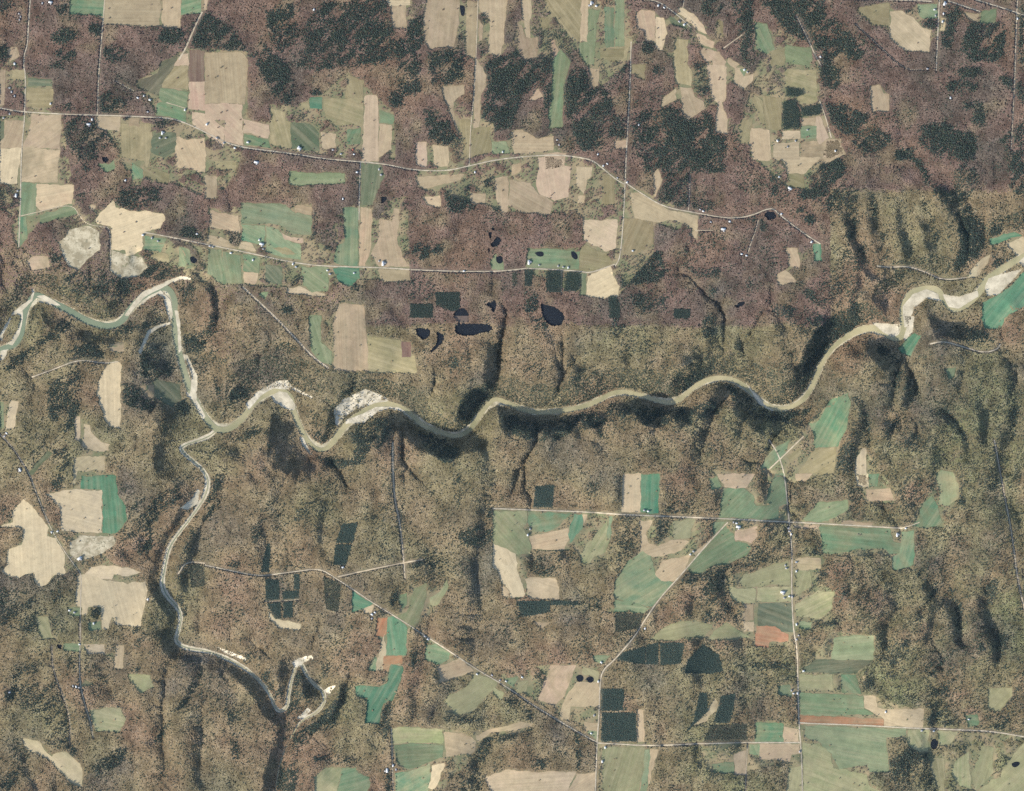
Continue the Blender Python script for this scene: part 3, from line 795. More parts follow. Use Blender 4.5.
HOUSES = """
barn|A0|255,13|long white barn on the top edge in the upper left
grey|A0|215,18|small grey house beside the long white barn on the top edge
barn|A0|445,622|white L shaped barn south of the far west main road
white|A0|462,598|small white house touching the white L shaped barn
barn|A0|812,665|pale farm building in the brown yard south of the west road
grey|A0|800,690|grey shed beside the pale farm building in the brown yard
grey|A0|830,690|lower grey shed in the brown yard south of the west road
white|A0|75,320|white house left of the far west road bend
grey|A0|100,100 98,70 105,85|grey house in the row left of the far west road near the top edge
grey|A0|60,460 75,480 50,440|grey house in the trees northwest of the far west crossroads
white|A0|690,490 720,480 750,500|white house among trees right of the dark thicket above the west road
grey|A0|740,560|grey house just above the west road beside a green pasture
white|A0|925,550|white house at the end of the pale lane in the green pasture
white|A0|255,520|white house on the sandy edge of the olive crossroads field
grey|A0|20,590 50,570|grey house on the south side of the main road on the left edge
white|B0|215,712|white house on the green lawns of the upper west road
white|B0|470,736|smaller white shed beside the big white barn
barn|B0|472,742|big white barn on the upper west road
white|B0|545,50|lone white house deep in the top conifer woods
grey|B0|60,690 95,715|grey house in the garden south of the upper west road
white|B0|150,740|white house in the garden south of the upper west road
red|B0|740,748|red roofed house at the foot of the small green plot
white|B0|745,772|white house below the red roofed one beside the long pink strip
grey|B0|640,750 680,770|grey house on the north side of the main road west of the pink strip
white|B0|10,622|lone white tank in the pinkish field
barn|C0|905,18|big white barn of the farmstead on the top edge
white|C0|930,32|white farmhouse right of the big barn on the top edge
grey|C0|895,30|grey shed left of the big barn on the top edge
white|C0|463,760|white house in the hedged green plot above the main road
white|C0|938,772|white house at the east side of the main road bend
grey|C0|735,700 745,725|grey house beside the green garden above the main road bend
white|D0|345,125|white house in the green lot under the diagonal northeast road
grey|D0|320,110|grey house in the green lot under the diagonal northeast road
white|D0|645,350|white house inside the horseshoe shaped tan field
grey|D0|660,362|grey barn inside the horseshoe shaped tan field
white|D0|118,625|pale house in the conifers right of the straight upper road
white|D0|215,30 245,40|white house north of the diagonal northeast road near the top edge
white|D0|1025,285|white house at the bend of the eastern lane
white|D0|810,705|white house in the trees below the cream strip
grey|D0|860,735 900,705|grey house in the trees below the cream strip
grey|D0|960,650|grey house on the green plot below the wide conifer block
white|E0|575,50|white house left of the village street at the top right
grey|E0|580,80|grey house left of the village street below the white one
white|E0|615,110 620,70|white house right of the village street
barn|E0|625,20|large grey barn on the village street at the top right
grey|E0|540,345|grey house where the village street ends in the woods
white|E0|655,490|white cabin on the bare spot in the upper right woods
white|E0|990,95|white shed at the crossing of dirt lanes in the top right corner
white|E0|80,755|small dark roofed house at the lower end of the eastern lane
barn|A1|82,188|pale barn left of the far west road beside the tall green field
grey|A1|90,165|grey house above the pale barn on the far west road
white|A1|628,112|white house at the foot of the small green field in the woods
grey|A1|760,400 790,415|grey house on the green farm lot right of the T shaped field
white|A1|715,385|white house at the end of the pale lane
white|A1|985,380|white house beside the dark conifers on the pale western lane
barn|B1|258,22|white farm building in the brown woods south of the west road
barn|B1|284,430|large pale barn of the farmstead on the slanting road
white|B1|272,410|white house above the large pale barn of the slanting road farmstead
grey|B1|292,455|grey shed below the large pale barn of the slanting road farmstead
barn|B1|890,528|long white barn in dark trees north of the pale road
grey|B1|870,515|grey shed left of the long white barn in dark trees
white|B1|760,72|white house on the west side of the crossroads road
white|B1|690,205|white house alone in the brown woods west of the crossroads road
grey|B1|870,58 880,85|grey house on the dark green crossroads field
white|B1|455,545 440,530|white house in the trees south of the slanting pale road
white|B1|612,562|white house where the pale road bends east
grey|B1|625,580|grey house just below the white one at the pale road bend
grey|B1|40,445 25,440|grey house on the south side of the slanting road near its west end
white|B1|130,475|white house between green fields below the slanting road
white|B1|240,510|white house on the green plot with dark trees
white|B1|745,575|white house in the vivid green field at the east end of the row
white|C1|325,72|white house just below the main road right of the straight lane
barn|C1|594,522|white barn at the left side of the grassy compound
white|C1|790,548|white house at the right side of the grassy compound
grey|C1|765,545 740,540|grey house along the pale road in the grassy compound
grey|C1|645,535|grey house near the left pond of the grassy compound
white|C1|965,40|white house at the top of the olive field south of the main road
white|C1|985,30|smaller white house beside the one above the olive field
white|C1|270,565|white house on the south side of the pale road
white|D1|440,266|white house on the north side of the eastern country road
grey|D1|425,258|grey shed beside the white house north of the eastern country road
white|D1|818,96|white house in the trees left of the tan field with tree specks
barn|D1|872,152|pale long barn at the foot of the small olive plot
grey|D1|478,320|grey house south of the eastern country road
white|D1|572,318|white house south of the eastern country road right of a lane
barn|D1|540,356|pale barn with a bare yard south of the eastern country road
white|D1|632,480|left white house at the end of the wooded lane
white|D1|656,488|right white house at the end of the wooded lane
white|D1|88,464|white house at the foot of the olive field right of the straight road
grey|D1|12,100|grey house left of the straight road junction
white|D1|60,122|white house at the straight road junction
white|D1|980,420|dark roofed house beside the vivid green field in the east
white|D1|830,280|white house at the right side of the black pond
white|A2|35,585|white house at the lower end of the narrow cream field
grey|A2|25,600|grey house beside the white one on the lower left road
barn|A2|103,768|white barn beside the lower left road
white|A3|260,290 290,285|white house in the trees between the two big cream fields
barn|A3|400,420|pale barn below the mottled bare farmyard slope
white|A3|350,680|white house on the green lot left of the lower left lane
grey|A3|375,690|grey house on the green lot left of the lower left lane
white|A3|470,745|white house in the notch of the broad cream field
white|A3|740,625|white cabin right of the broad cream field
white|B3|850,690 835,700|white house beside the diagonal southern road near the vivid wedge
grey|B3|835,720|grey house beside the reddish bare field
white|B3|690,465|white shed at the foot of the slanting conifer stand
white|C3|588,304|white farmhouse in the yellowish green field
grey|C3|600,275|grey house among dark trees in the yellowish green field
barn|D3|614,262|large white barn of the farm at the diagonal road junction
white|D3|605,245|white house just above the large barn at the diagonal road junction
grey|D3|590,240|grey shed left of the large barn at the diagonal road junction
white|D3|165,185|white house on the straight road at the vivid green field
grey|D3|145,180|grey house left of the white one at the vivid green field
grey|D3|390,385|grey house beside the diagonal road
white|D3|375,400|white house beside the diagonal road
barn|D3|837,589|white barn in the pale olive pasture left of the eastern farm road
white|D3|870,610|white house left of the eastern farm road below the white barn
grey|D3|845,618|grey shed below the white barn of the eastern farm road
white|D3|880,300|white house just below the eastern junction
grey|D3|870,285 865,270|grey house in the trees at the eastern junction
white|D3|905,440 905,485|white house on the right side of the eastern farm road
grey|D3|850,455 855,470|grey house on the left side of the eastern farm road
white|D3|905,750|white house on the tiny green lot right of the farm road
grey|D3|885,612|grey house on the farm road right of the white barn
white|D3|150,770|white house at the lower end of the diagonal road
barn|E3|388,303|pink roofed barn where the straight road ends
white|E3|430,270|white house at the very end of the straight road
white|A4|400,55|white house on the lower left lane beside a green lot
white|A4|385,265|white house left of the lower left lane in the olive gardens
grey|A4|400,270 370,262|grey house beside the lower left lane in the olive gardens
white|A4|50,295|white cabin near the left edge in the lower woods
barn|B4|910,685|white farm building at the southern track
white|B4|940,660|white house right of the southern track farm
grey|B4|955,680|grey barn right of the southern track farm
white|C4|90,30|white house at the upper end of the diagonal southern road
grey|C4|75,15|grey house at the upper end of the diagonal southern road
white|C4|335,205|white house at the top of the yellow green slanting rectangle
white|C4|480,240 560,220|white house in the gardens above the diagonal southern road
grey|C4|410,210 450,235|grey house in the row above the diagonal southern road
white|C4|940,240|white house beside the two round ponds on the crossroads road
grey|C4|920,410|grey house left of the southern crossroads road
white|C4|975,570|white house below the southern crossroads
white|C4|905,500|white shed on the green triangle at the southern crossroads
white|C4|960,640|pale house in dark trees right of the southern crossroads road
white|C4|955,145|white house by the road bend above the two round ponds
white|D4|940,188|white house on the right side of the farm road beside a green stack of fields
grey|D4|905,30 915,10|grey house on the farm road near the biggest red field
white|D4|910,300|white house in the trees left of the farm road
grey|D4|880,285|grey house beside the small green clearing left of the farm road
white|D4|890,300|pale shed beside the small green clearing left of the farm road
grey|D4|920,590|grey house at the crossing of the bottom road
white|E4|745,430|white house on the bright lawn above the eastern country road
white|E4|570,488|white house at the eastern country road above the blue pond
grey|E4|510,485|grey house on the south side of the eastern country road
white|E4|330,392|white shed at the pale stepped field
"""
TREES = """
B0|80,340|lone dark bush in the upper half of the biggest tan field
B0|55,388|second dark bush left of and below another in the biggest tan field
B0|582,684|lone dark tree at the edge of the small tan patch by the road
B0|288,722|dark round tree on the lawns of the upper west road
D3|775,541|lone dark tree in the olive pasture left of the eastern farm road
D3|925,38|lone dark tree on the small tan plot right of the farm road
D3|85,650|lone dark tree in the green strip above the grey green conifers
D3|636,14|lone tree in the tan field above the wooded notch field
E4|85,205|small dark tree in the striped stack of fields
B1|195,305|lone tree at the left side of the largest green field
B1|445,112|lone tree inside the long green strip in brown woods
C1|710,270|dark tree at the foot of the rounded corner tan field
C1|985,485|dark tree at the right side of the olive field by the lane
D1|915,38|dark tree in the tan field with tree specks
C3|865,262|small dark tree in the slim vivid green field
D2|808,680|dark tree in the green field beside the slanting pale strip
"""
OPEN = """
410 475|205,85 500,95 490,210 430,230 420,190 385,190 300,190 290,310 240,310 205,200
410 475|570,110 770,120 700,200 600,340 490,345 500,290 560,220 575,180
410 475|790,250 950,215 950,430 860,430 800,300
410 475|600,400 700,365 850,370 850,415 600,415
410 475|30,400 220,520 130,600 75,590 150,520 70,500
410 475|220,500 330,475 400,470 470,470 470,650 300,560
410 475|470,670 600,670 590,789 470,789
410 475|720,670 970,670 970,710 850,740 740,740
410 475|0,630 160,640 300,620 300,640 180,660 160,700 80,789 0,789
410 475|0,270 40,265 90,280 60,340 0,390
615 316|360,385 560,195 590,200 545,390 450,420
615 316|235,385 345,385 420,390 430,510 265,510 270,430
615 316|515,525 750,530 740,640 690,600 520,600
615 316|440,600 530,600 500,660 550,690 530,770 445,770
615 316|600,340 625,335 700,440 700,470 620,470
615 316|740,525 800,400 860,440 820,530
0 0|0,290 155,290 190,510 100,550 60,620 40,620 0,460
0 0|240,295 450,320 610,370 590,440 540,500 500,490 410,450 330,470 320,440 300,380
0 0|350,200 440,140 470,120 620,130 620,300 680,330 900,400 480,350 390,290
0 0|670,260 760,270 800,240 870,180 985,280 990,400 700,370
0 0|520,520 780,510 780,590 820,620 840,540 890,520 1020,490 1024,700 880,700 700,720 520,710 440,690 360,580 520,620
410 0|130,290 210,310 210,380 130,410
410 0|330,0 550,0 550,150 480,220 400,110
410 0|200,390 400,385 470,410 540,460 720,540 720,590 610,560 610,630 520,740 430,740 290,680 290,620 430,620 430,545 340,530 250,530 20,470 20,430
410 0|830,290 860,200 850,50 900,60 1000,120 1024,180 1024,480 950,470 930,400 860,400
614 475|740,640 1024,650 1024,789 850,789 780,700 790,650
614 475|540,390 650,400 645,470 620,520 640,550 770,590 770,630 470,620 465,490
614 475|350,610 465,620 465,789 430,700 350,700
614 0|400,130 510,140 510,250 520,280 570,380 480,410 480,470 430,470 340,390 330,300 380,240
"""
# pixel coordinates: x, y, half floor, wall width, depth(m)
RIVER = [(-45,372,7,14,40),(-20,362,7,14,40),(0,349,8,14,40),(10,347,8,14,40),(17,342,9,14,40),(21,334,9,14,40),(22,322,9,14,40),(24,311,9,14,40),(29,301,9,14,40),(35,294,9,14,42),(43,297,10,14,42),(55,304,10,14,42),(70,311,10,14,44),(84,320,9,14,46),(100,326,8,13,46),(114,326,8,13,46),(124,319,9,14,46),(130,308,10,14,46),(140,298,9,13,46),(150,292,8,12,48),(160,287,8,36,48),(168,288,8,36,48),(174,297,8,36,50),(175,310,8,36,50),(174,322,8,36,52),(175,334,8,36,54),(178,350,8,36,56),(183,370,8,36,58),(188,386,8,36,60),(194,400,8,36,64),(204,417,8,36,68),(214,429,7,36,72),(225,431,6,36,76),(237,424,6,36,80),(247,412,6,36,84),(253,402,6,36,86),(261,396,6,36,88),(271,391,7,36,90),(283,391,8,36,92),(291,398,8,36,94),(292,409,7,36,96),(297,422,6,36,98),(303,434,5,36,100),(309,444,5,36,100),(317,450,5,19,102),(325,450,5,19,102),(333,442,6,19,104),(341,430,6,19,104),(349,421,8,19,106),(365,411,8,19,108),(377,405,7,20,110),(388,403,6,20,110),(401,407,5,20,112),(411,414,5,19,112),(421,425,5,19,112),(436,431,4,19,114),(450,436,4,19,114),(460,436,4,19,114),(470,430,4,20,116),(478,418,4,20,116),(486,406,4,20,116),(495,398,4,20,116),(506,402,4,22,116),(522,410,4,23,116),(540,413,4,24,118),(560,411,4,25,118),(580,408,4,25,118),(596,402,4,25,118),(615,391,4,24,118),(635,393,4,23,118),(655,400,4,22,118),(673,404,4,22,118),(685,396,4,22,118),(695,386,4,22,118),(709,379,4,22,118),(723,377,4,22,118),(739,381,4,22,118),(753,392,4,22,118),(763,404,4,22,116),(775,409,4,22,116),(787,409,4,22,116),(801,403,4,22,116),(809,394,4,22,118),(815,382,4,22,120),(820,368,4,22,120),(829,352,4,22,116),(841,341,5,20,110),(859,330,6,18,96),(873,327,10,18,80),(883,331,12,18,72),(893,338,12,18,66),(902,338,12,18,62),(905,328,14,18,60),(902,314,16,18,58),(905,299,16,20,58),(915,290,14,20,58),(931,287,14,22,58),(940,290,14,22,56),(944,299,14,22,56),(950,308,14,22,56),(958,310,14,22,56),(971,302,16,22,56),(981,292,18,22,56),(985,280,20,22,55),(999,271,22,22,54),(1024,256,24,22,52),(1060,240,24,22,52)]
BRANCH = [(215,431,5,26,67.2),(207,437,5,26,62.4),(196,441,5,26,59.2),(186,444,5,26,56.8),(179,448,5,26,53.6),(185,455,5,26,48),(195,463,5,26,41.6),(203,470,5,26,36),(208,480,5,26,36),(206,493,5,26,36),(198,507,5,8,36),(190,518,5,8,36),(176,536,5,8,36),(168,548,5,8,36),(164,568,5,8,36),(161,584,5,8,36),(166,596,5,8,36),(178,608,5,8,36),(181,618,5,8,36),(178,631,4,8,36),(175,640,4,12,46),(180,646,4,12,46),(190,649,4,12,46),(205,651,3,12,46),(221,656,3,12,46),(239,665,3,12,46),(251,673,3,12,46),(263,685,3,12,46),(271,697,3,12,46),(275,709,3,12,46),(281,712,3,12,46),(287,707,3,12,46),(288,695,3,12,46),(291,680,3,12,46),(296,665,3,12,46),(299,660,3,12,46),(303,668,3,12,46),(311,683,3,12,46),(323,691,3,12,46),(325,701,3,12,46),(317,713,3,12,46),(303,719,3,12,46),(295,729,3,12,46),(287,745,3,12,46),(281,759,3,12,46),(277,777,3,12,46),(274,800,3,12,46),(270,840,3,12,46)]
# ravines, plus trenches added to cast shade: points, left wall px, right wall px (seen walking along), depth m
RAV_TRENCH = [
 ([(496,396),(499,370),(499,346),(505,322)],14,12,40),
 ([(487,403),(472,428),(466,437)],10,2,10),
 ([(702,374),(714,357),(722,340),(726,320)],12,12,50),
 ([(702,374),(704,360),(699,348)],9,9,35),
 ([(727,400),(717,412),(708,430),(702,450),(704,474)],12,12,45),
 ([(745,357),(742,345),(738,335)],8,8,25),
 ([(885,330),(903,352),(913,376),(918,390),(908,408),(897,424),(890,437),(889,452),(893,470)],14,11,40),
 ([(903,360),(897,375),(893,398),(890,420)],9,10,30),
 ([(871,334),(888,352),(902,368)],3,13,35),
 ([(870,440),(866,425),(866,410),(868,395)],8,8,22),
 ([(884,262),(885,244),(879,226),(873,206),(874,190),(878,172)],11,15,50),
 ([(945,276),(940,258),(935,238),(928,216),(921,190)],12,12,48),
 ([(917,262),(909,244),(906,228),(911,206),(908,190)],11,12,42),
 ([(873,270),(862,250),(856,234),(853,220),(857,205),(860,188)],12,12,44),
 ([(952,276),(968,268),(982,250),(985,232),(975,210),(962,190),(944,178),(926,170),(912,158)],22,11,60),
 ([(873,295),(871,310),(868,324)],14,12,45),
 ([(830,330),(838,310),(842,290),(848,268),(843,250)],12,12,36),
 ([(850,320),(856,300),(862,282)],9,9,26),
 ([(1005,200),(1010,225),(1012,245)],8,8,18),
 ([(970,196),(972,215),(980,235)],8,8,20),
 ([(968,455),(966,436),(947,412),(934,411)],9,9,26),
 ([(1005,470),(1012,440),(1016,410),(1017,380),(1008,352)],14,8,30),
 ([(985,440),(984,418),(978,395)],8,8,14),
 ([(960,640),(957,615),(946,590),(944,565),(958,540)],8,12,30),
 ([(920,610),(935,595),(948,582)],8,8,24),
 ([(995,630),(988,612),(984,595),(990,578)],9,9,22),
 ([(830,650),(840,630),(846,600),(850,583)],7,7,16),
 ([(203,280),(211,285),(217,295),(220,308),(218,321),(212,333),(203,343),(193,350)],22,7,46),  # this and the next three: trenches added to shade the river banks
 ([(191,355),(201,362),(211,372),(218,386),(222,401)],20,6,42),
 ([(226,474),(225,490),(219,508),(212,524)],22,7,44),
 ([(201,528),(197,545),(190,570),(187,595),(190,615)],24,8,44),
 ([(60,330),(85,322),(100,322)],4,16,14),
 ([(0,372),(20,362),(40,345),(64,325)],7,16,22),
 ([(207,452),(216,444),(226,438)],8,12,22),
 ([(330,436),(360,438),(385,436)],4,6,1),
 ([(415,660),(418,640),(424,612),(434,595),(450,580)],6,6,16),
 ([(375,740),(384,720),(388,705),(395,690),(406,668),(412,650)],8,8,24),
 ([(395,600),(402,588),(408,580)],6,6,16),
 ([(565,552),(580,540),(592,520),(600,500),(606,480),(612,470)],6,7,18),
 ([(655,560),(672,545),(690,535),(705,520)],6,6,14),
 ([(742,640),(740,620),(724,600),(722,570),(745,555),(762,530),(775,515)],8,8,18),
 ([(480,791),(478,760),(478,740),(490,735),(515,730),(530,726)],9,9,20),
 ([(346,686),(342,708),(328,724),(312,732),(299,748),(293,770),(290,800)],15,6,52),  # trench added to throw shade on the creek's east bank
 ([(300,662),(297,685),(293,705)],10,3,26),
 ([(695,760),(698,740),(690,728)],5,5,8),
 ([(155,740),(170,725),(188,700),(200,680),(206,665)],9,9,24),
 ([(134,791),(134,760),(138,730),(152,715),(155,700)],5,5,12),
 ([(10,710),(16,690),(20,665),(40,655)],10,9,20),
 ([(70,755),(70,740),(66,700),(56,670),(52,650)],7,6,12),
 ([(40,791),(25,770),(30,740)],6,6,10),
 ([(120,285),(105,290),(80,285)],12,8,16),
 ([(80,222),(60,240),(42,250),(30,262)],9,6,16),
 ([(415,380),(402,400)],8,10,24),
 ([(440,370),(448,350),(452,330)],8,8,20),
 ([(580,366),(570,350),(558,340),(545,320)],9,9,22),
 ([(640,388),(630,372),(628,355)],7,7,18),
 ([(786,330),(778,318),(770,305)],8,8,16),
 ([(560,440),(555,460),(548,480)],10,10,24),
 ([(598,415),(606,440),(604,465)],9,9,24),
 ([(478,440),(492,455),(486,474)],10,10,22),
 ([(270,575),(268,540),(262,520),(275,505),(285,490)],7,9,16),
 ([(330,560),(320,530),(328,505),(350,490),(370,480)],6,9,14),
 ([(235,445),(250,470),(262,490)],8,8,18),
]
# (x,y,radius,bump metres) relief bumps, several raised to throw shade on the gorge walls
BUMPS = [(456,400,14,46),(803,338,19,52),(686,372,12,36),(368,452,16,30),(293,458,16,-24),(742,402,14,10),(345,452,26,14),(425,452,22,12),(200,312,12,22),(203,376,9,12),(335,715,16,22),(300,690,7,50),(290,770,20,10),(860,300,20,22),(640,410,30,6),(182,545,8,10)]
GRAVEL = [
 ('A1','180,690 220,684 270,712 302,738 250,732','pale gravel spit at the first western river bend'),
 ('A1','50,789 60,770 100,735 150,705 158,650 172,655 160,712 110,760 112,800 95,880 60,935 40,930 100,830 105,790 80,780','long pale gravel bank inside the first river loop on the left edge'),
 ('A2','0,175 40,165 20,215 0,225','small pale gravel bank on the left edge of the river'),
 ('A2','-10,110 20,50 45,10 55,0 48,30 15,90 8,130','thin pale gravel strip at the left edge of the photo'),
 ('A1','620,785 650,740 700,672 850,605 905,588 955,600 950,612 905,606 850,625 720,695 665,755 640,790','long pale gravel bank on the outer side of the big western river bend'),
 ('A1','700,720 740,690 800,660 850,710 862,780 845,820 835,780 815,700 790,680 745,700 705,740','crescent shaped gravel bar inside the big western river bend'),
 ('A1','870,760 890,765 900,830 905,960 890,975 885,850','pale gravel strip on the east bank of the southward river reach'),
 ('A2','690,185 735,75 785,45 850,28 848,42 790,60 748,90 705,190','pale sandy old channel joining the southward river reach'),
 ('A2','915,190 935,195 985,300 980,420 1024,500 1010,520 960,420 930,400 920,370 945,390 955,300','pale gravel strip along the lower southward river reach'),
 ('B2','200,440 260,375 350,325 410,320 430,350 470,370 535,405 530,415 470,385 430,368 340,362 280,395 215,470','pale eroded bluff on the outer side of the second bend past the confluence'),
 ('B2','330,400 370,375 410,385 448,440 445,470 400,465 340,430','pale pinkish gravel bar inside the second bend past the confluence'),
 ('B2','640,470 690,415 800,365 860,385 930,422 860,432 760,462 700,500 660,560 650,540','largest pale eroded bluff with ribbed face in the river gorge'),
 ('B2','700,520 780,490 850,455 960,455 1000,478 920,466 860,480 790,535 700,540','pale sand bar under the largest ribbed bluff'),
 ('B2','465,600 490,610 530,690 545,700 520,690 480,640','small pale bank where the gorge river turns east'),
 ('D2','655,330 690,375 720,400 760,455 800,475 770,470 720,440 690,385','pale thin bank on the north side of the gorge bend'),
 ('E2','270,32 330,35 400,42 402,92 370,104 330,85','pale pinkish gravel bar inside the small eastern bend'),
 ('E2','420,-10 480,0 472,78 432,122 425,110 442,55','pale gravel bank right of the small eastern bend'),
 ('E1','425,789 420,740 470,680 540,655 600,680 604,715 540,700 480,745 462,800 455,845 430,845','large crescent shaped gravel bar in the eastern river bend'),
 ('E1','620,680 700,690 795,662 800,690 700,752 650,742','pale fan shaped gravel bar in the eastern river bend'),
 ('E1','832,645 850,600 920,575 1000,558 1024,548 980,600 900,680 842,692','pale gravel bar beside the vivid green field on the right edge'),
 ('E1','1000,520 1040,480 1050,520 1024,545','small pale gravel bar on the right edge'),
 ('A3','960,120 985,70 1000,85 985,150 940,180 900,170','pale dry bank of the southern creek'),
 ('B4','430,150 465,125 535,110 540,130 490,150 470,175 445,170','pale cliff at the tip of the narrow creek loop'),
 ('B4','455,430 515,370 530,390 490,430','pale cliff patch inside the narrow creek loop'),
 ('B4','590,290 630,262 655,260 620,310','pale cliff patch at the eastern end of the narrow creek loop'),
 ('B4','60,70 120,90 210,125 200,140 100,105','pale cliff patch on the north bank of the southern creek'),
]
S = 8.0                      # metres per picture pixel
FW, FH = 1024, 791
CX, CY = 512.0, 395.5
COLS = {'A': 0, 'B': 205, 'C': 410, 'D': 615, 'E': 819}
ROWS = [0, 158, 316, 474, 633]
K = 1024 / 205.0
rng = np.random.default_rng(7)
scene = bpy.context.scene
col = scene.collection

def tile_pts(tile, s):
    ox, oy = COLS[tile[0]], ROWS[int(tile[1])]
    return [(ox + float(a) / K, oy + float(b) / K) for a, b in (t.split(',') for t in s.split())]

def wx(px): return (np.asarray(px, float) - CX) * S
def wy(py): return (CY - np.asarray(py, float)) * S

# ------------------------------------------------------------------ grids
GX0, GY0, GX1, GY1 = -48, -48, 1072, 839
gx = np.arange(GX0, GX1 + 1, 1.0); gy = np.arange(GY0, GY1 + 1, 1.0)
GXX, GYY = np.meshgrid(gx, gy)
MR = 2                                                  # mask cells per pixel
mx = np.arange(GX0, GX1, 1.0 / MR) + 0.5 / MR; my = np.arange(GY0, GY1, 1.0 / MR) + 0.5 / MR
MH, MW = len(my), len(mx)

def vnoise(X, Y, lam, seed, rot=0.6, stretch=1.0):
    c, s = math.cos(rot), math.sin(rot)
    U = (X * c + Y * s) / lam; V = (-X * s + Y * c) / (lam * stretch)
    u0 = np.floor(U).astype(np.int64); v0 = np.floor(V).astype(np.int64)
    fu = U - u0; fv = V - v0
    fu = fu * fu * fu * (fu * (fu * 6 - 15) + 10); fv = fv * fv * fv * (fv * (fv * 6 - 15) + 10)
    tab = np.random.default_rng(seed).random((509, 521)).astype(np.float32) * 2 - 1
    g = lambda a, b: tab[a % 509, b % 521]
    return (g(u0, v0) * (1 - fu) + g(u0 + 1, v0) * fu) * (1 - fv) + (g(u0, v0 + 1) * (1 - fu) + g(u0 + 1, v0 + 1) * fu) * fv

def fbm(X, Y, lam, seed, octs=3, rot=0.6, stretch=1.0):
    r = 0; a = 1.0
    for o in range(octs):
        r = r + a * vnoise(X, Y, lam / 2 ** o, seed + o * 13, rot + o * 0.9 * (stretch == 1.0), stretch); a *= 0.5
    return r

def fill(mask, pts, val=True, op=None):
    p = np.array(pts); x0, y0 = p.min(0); x1, y1 = p.max(0)
    i0 = max(0, int((x0 - GX0) * MR)); i1 = min(MW, int((x1 - GX0) * MR) + 2)
    j0 = max(0, int((y0 - GY0) * MR)); j1 = min(MH, int((y1 - GY0) * MR) + 2)
    if i1 <= i0 or j1 <= j0: return
    X, Y = np.meshgrid(mx[i0:i1], my[j0:j1]); ins = np.zeros(X.shape, bool)
    n = len(p)
    for k in range(n):
        (ax, ay), (bx, by) = p[k], p[(k + 1) % n]
        if ay == by: continue
        c = ((ay > Y) != (by > Y)) & (X < (bx - ax) * (Y - ay) / (by - ay) + ax)
        ins ^= c
    sub = mask[j0:j1, i0:i1]
    if op == 'max': np.maximum(sub, np.where(ins, val, 0), out=sub)
    else: sub[ins] = val

def wobble(pts, amp=0.45, step=2.5, seed=0):
    """hand drawn outlines get the small irregularities of a real field edge"""
    r = np.random.default_rng(seed); out = []
    n = len(pts)
    for k in range(n):
        a = np.array(pts[k]); b = np.array(pts[(k + 1) % n]); L = np.hypot(*(b - a))
        m = max(1, int(L / step)); nrm = np.array([-(b - a)[1], (b - a)[0]]) / max(L, 1e-6)
        ph = 0.0
        for t in range(m):
            ph = 0.6 * ph + r.normal() * amp * 0.5
            out.append(tuple(a + (b - a) * t / m + nrm * (ph if t else 0)))
    return out

def fill_disc(mask, x, y, rad, val=True):
    a = np.linspace(0, 2 * math.pi, 14)[:-1]
    fill(mask, [(x + rad * math.cos(t), y + rad * math.sin(t)) for t in a], val)

def box_blur(A, r):
    for ax in (0, 1):
        c = np.cumsum(np.pad(A.astype(float), [(r + 1, r) if k == ax else (0, 0) for k in (0, 1)], mode='edge'), axis=ax)
        n = A.shape[ax]; w = 2 * r + 1
        A = (np.take(c, range(w, w + n), axis=ax) - np.take(c, range(0, n), axis=ax)) / w
    return A

def resample_line(pts, step, closed=False):
    p = np.array(pts, float); d = np.hypot(*np.diff(p[:, :2], axis=0).T); s = np.r_[0, np.cumsum(d)]
    n = max(2, int(s[-1] / step) + 1); t = np.linspace(0, s[-1], n)
    return np.stack([np.interp(t, s, p[:, k]) for k in range(p.shape[1])], 1)

def smooth_line(pts, step=1.5, it=2):
    """Chaikin corner cutting, then even steps; keeps extra columns"""
    p = np.array(pts, float)
    for _ in range(it):
        q = p[:-1] * 0.75 + p[1:] * 0.25; r = p[:-1] * 0.25 + p[1:] * 0.75
        m = np.empty((2 * len(q), p.shape[1])); m[0::2] = q; m[1::2] = r
        p = np.vstack([p[:1], m, p[-1:]])
    return resample_line(p, step)

def grow(pts, by):
    p = np.array(pts); a, b = np.roll(p, 1, 0), np.roll(p, -1, 0)
    area = (p[:, 0] * b[:, 1] - b[:, 0] * p[:, 1]).sum()
    def nr(v): n = np.stack([v[:, 1], -v[:, 0]], 1); return n / np.maximum(np.hypot(n[:, 0], n[:, 1]), 1e-6)[:, None]
    n = nr(p - a) + nr(b - p); n /= np.maximum(np.hypot(n[:, 0], n[:, 1]), 0.8)[:, None]
    return [tuple(q) for q in p + n * by * (1 if area > 0 else -1)]

# ------------------------------------------------------------------ read data
fields = []
for i, l in enumerate(FIELDS.strip().split('\n')):
    c, t, s, lab = l.split('|')
    if c == 'olive' and t[1] in '34': c = 'lime'
    fields.append((c, wobble(grow(tile_pts(t, s), 0.6), 0.85, 2.5, i), lab))
stands = [(lambda t, s, lab: (wobble(tile_pts(t, s), 0.25, 4.0, 3), lab))(*l.split('|')) for l in STANDS.strip().split('\n')]
ponds = []
for l in PONDS.strip().split('\n'):
    t, s, lab = l.split('|'); p = tile_pts(t, s)
    p = smooth_line(p + [p[0]], 0.6, 2)[:-1]
    ponds.append(([tuple(q) for q in p], lab))
roads = []
for l in ROADS.strip().split('\n'):
    k, w, t, s = l.split('|'); roads.append((k, float(w), smooth_line(tile_pts(t, s), 1.5, 2)))
gravel = [(wobble(tile_pts(t, s), 0.3, 2.0, 5), lab) for t, s, lab in GRAVEL]

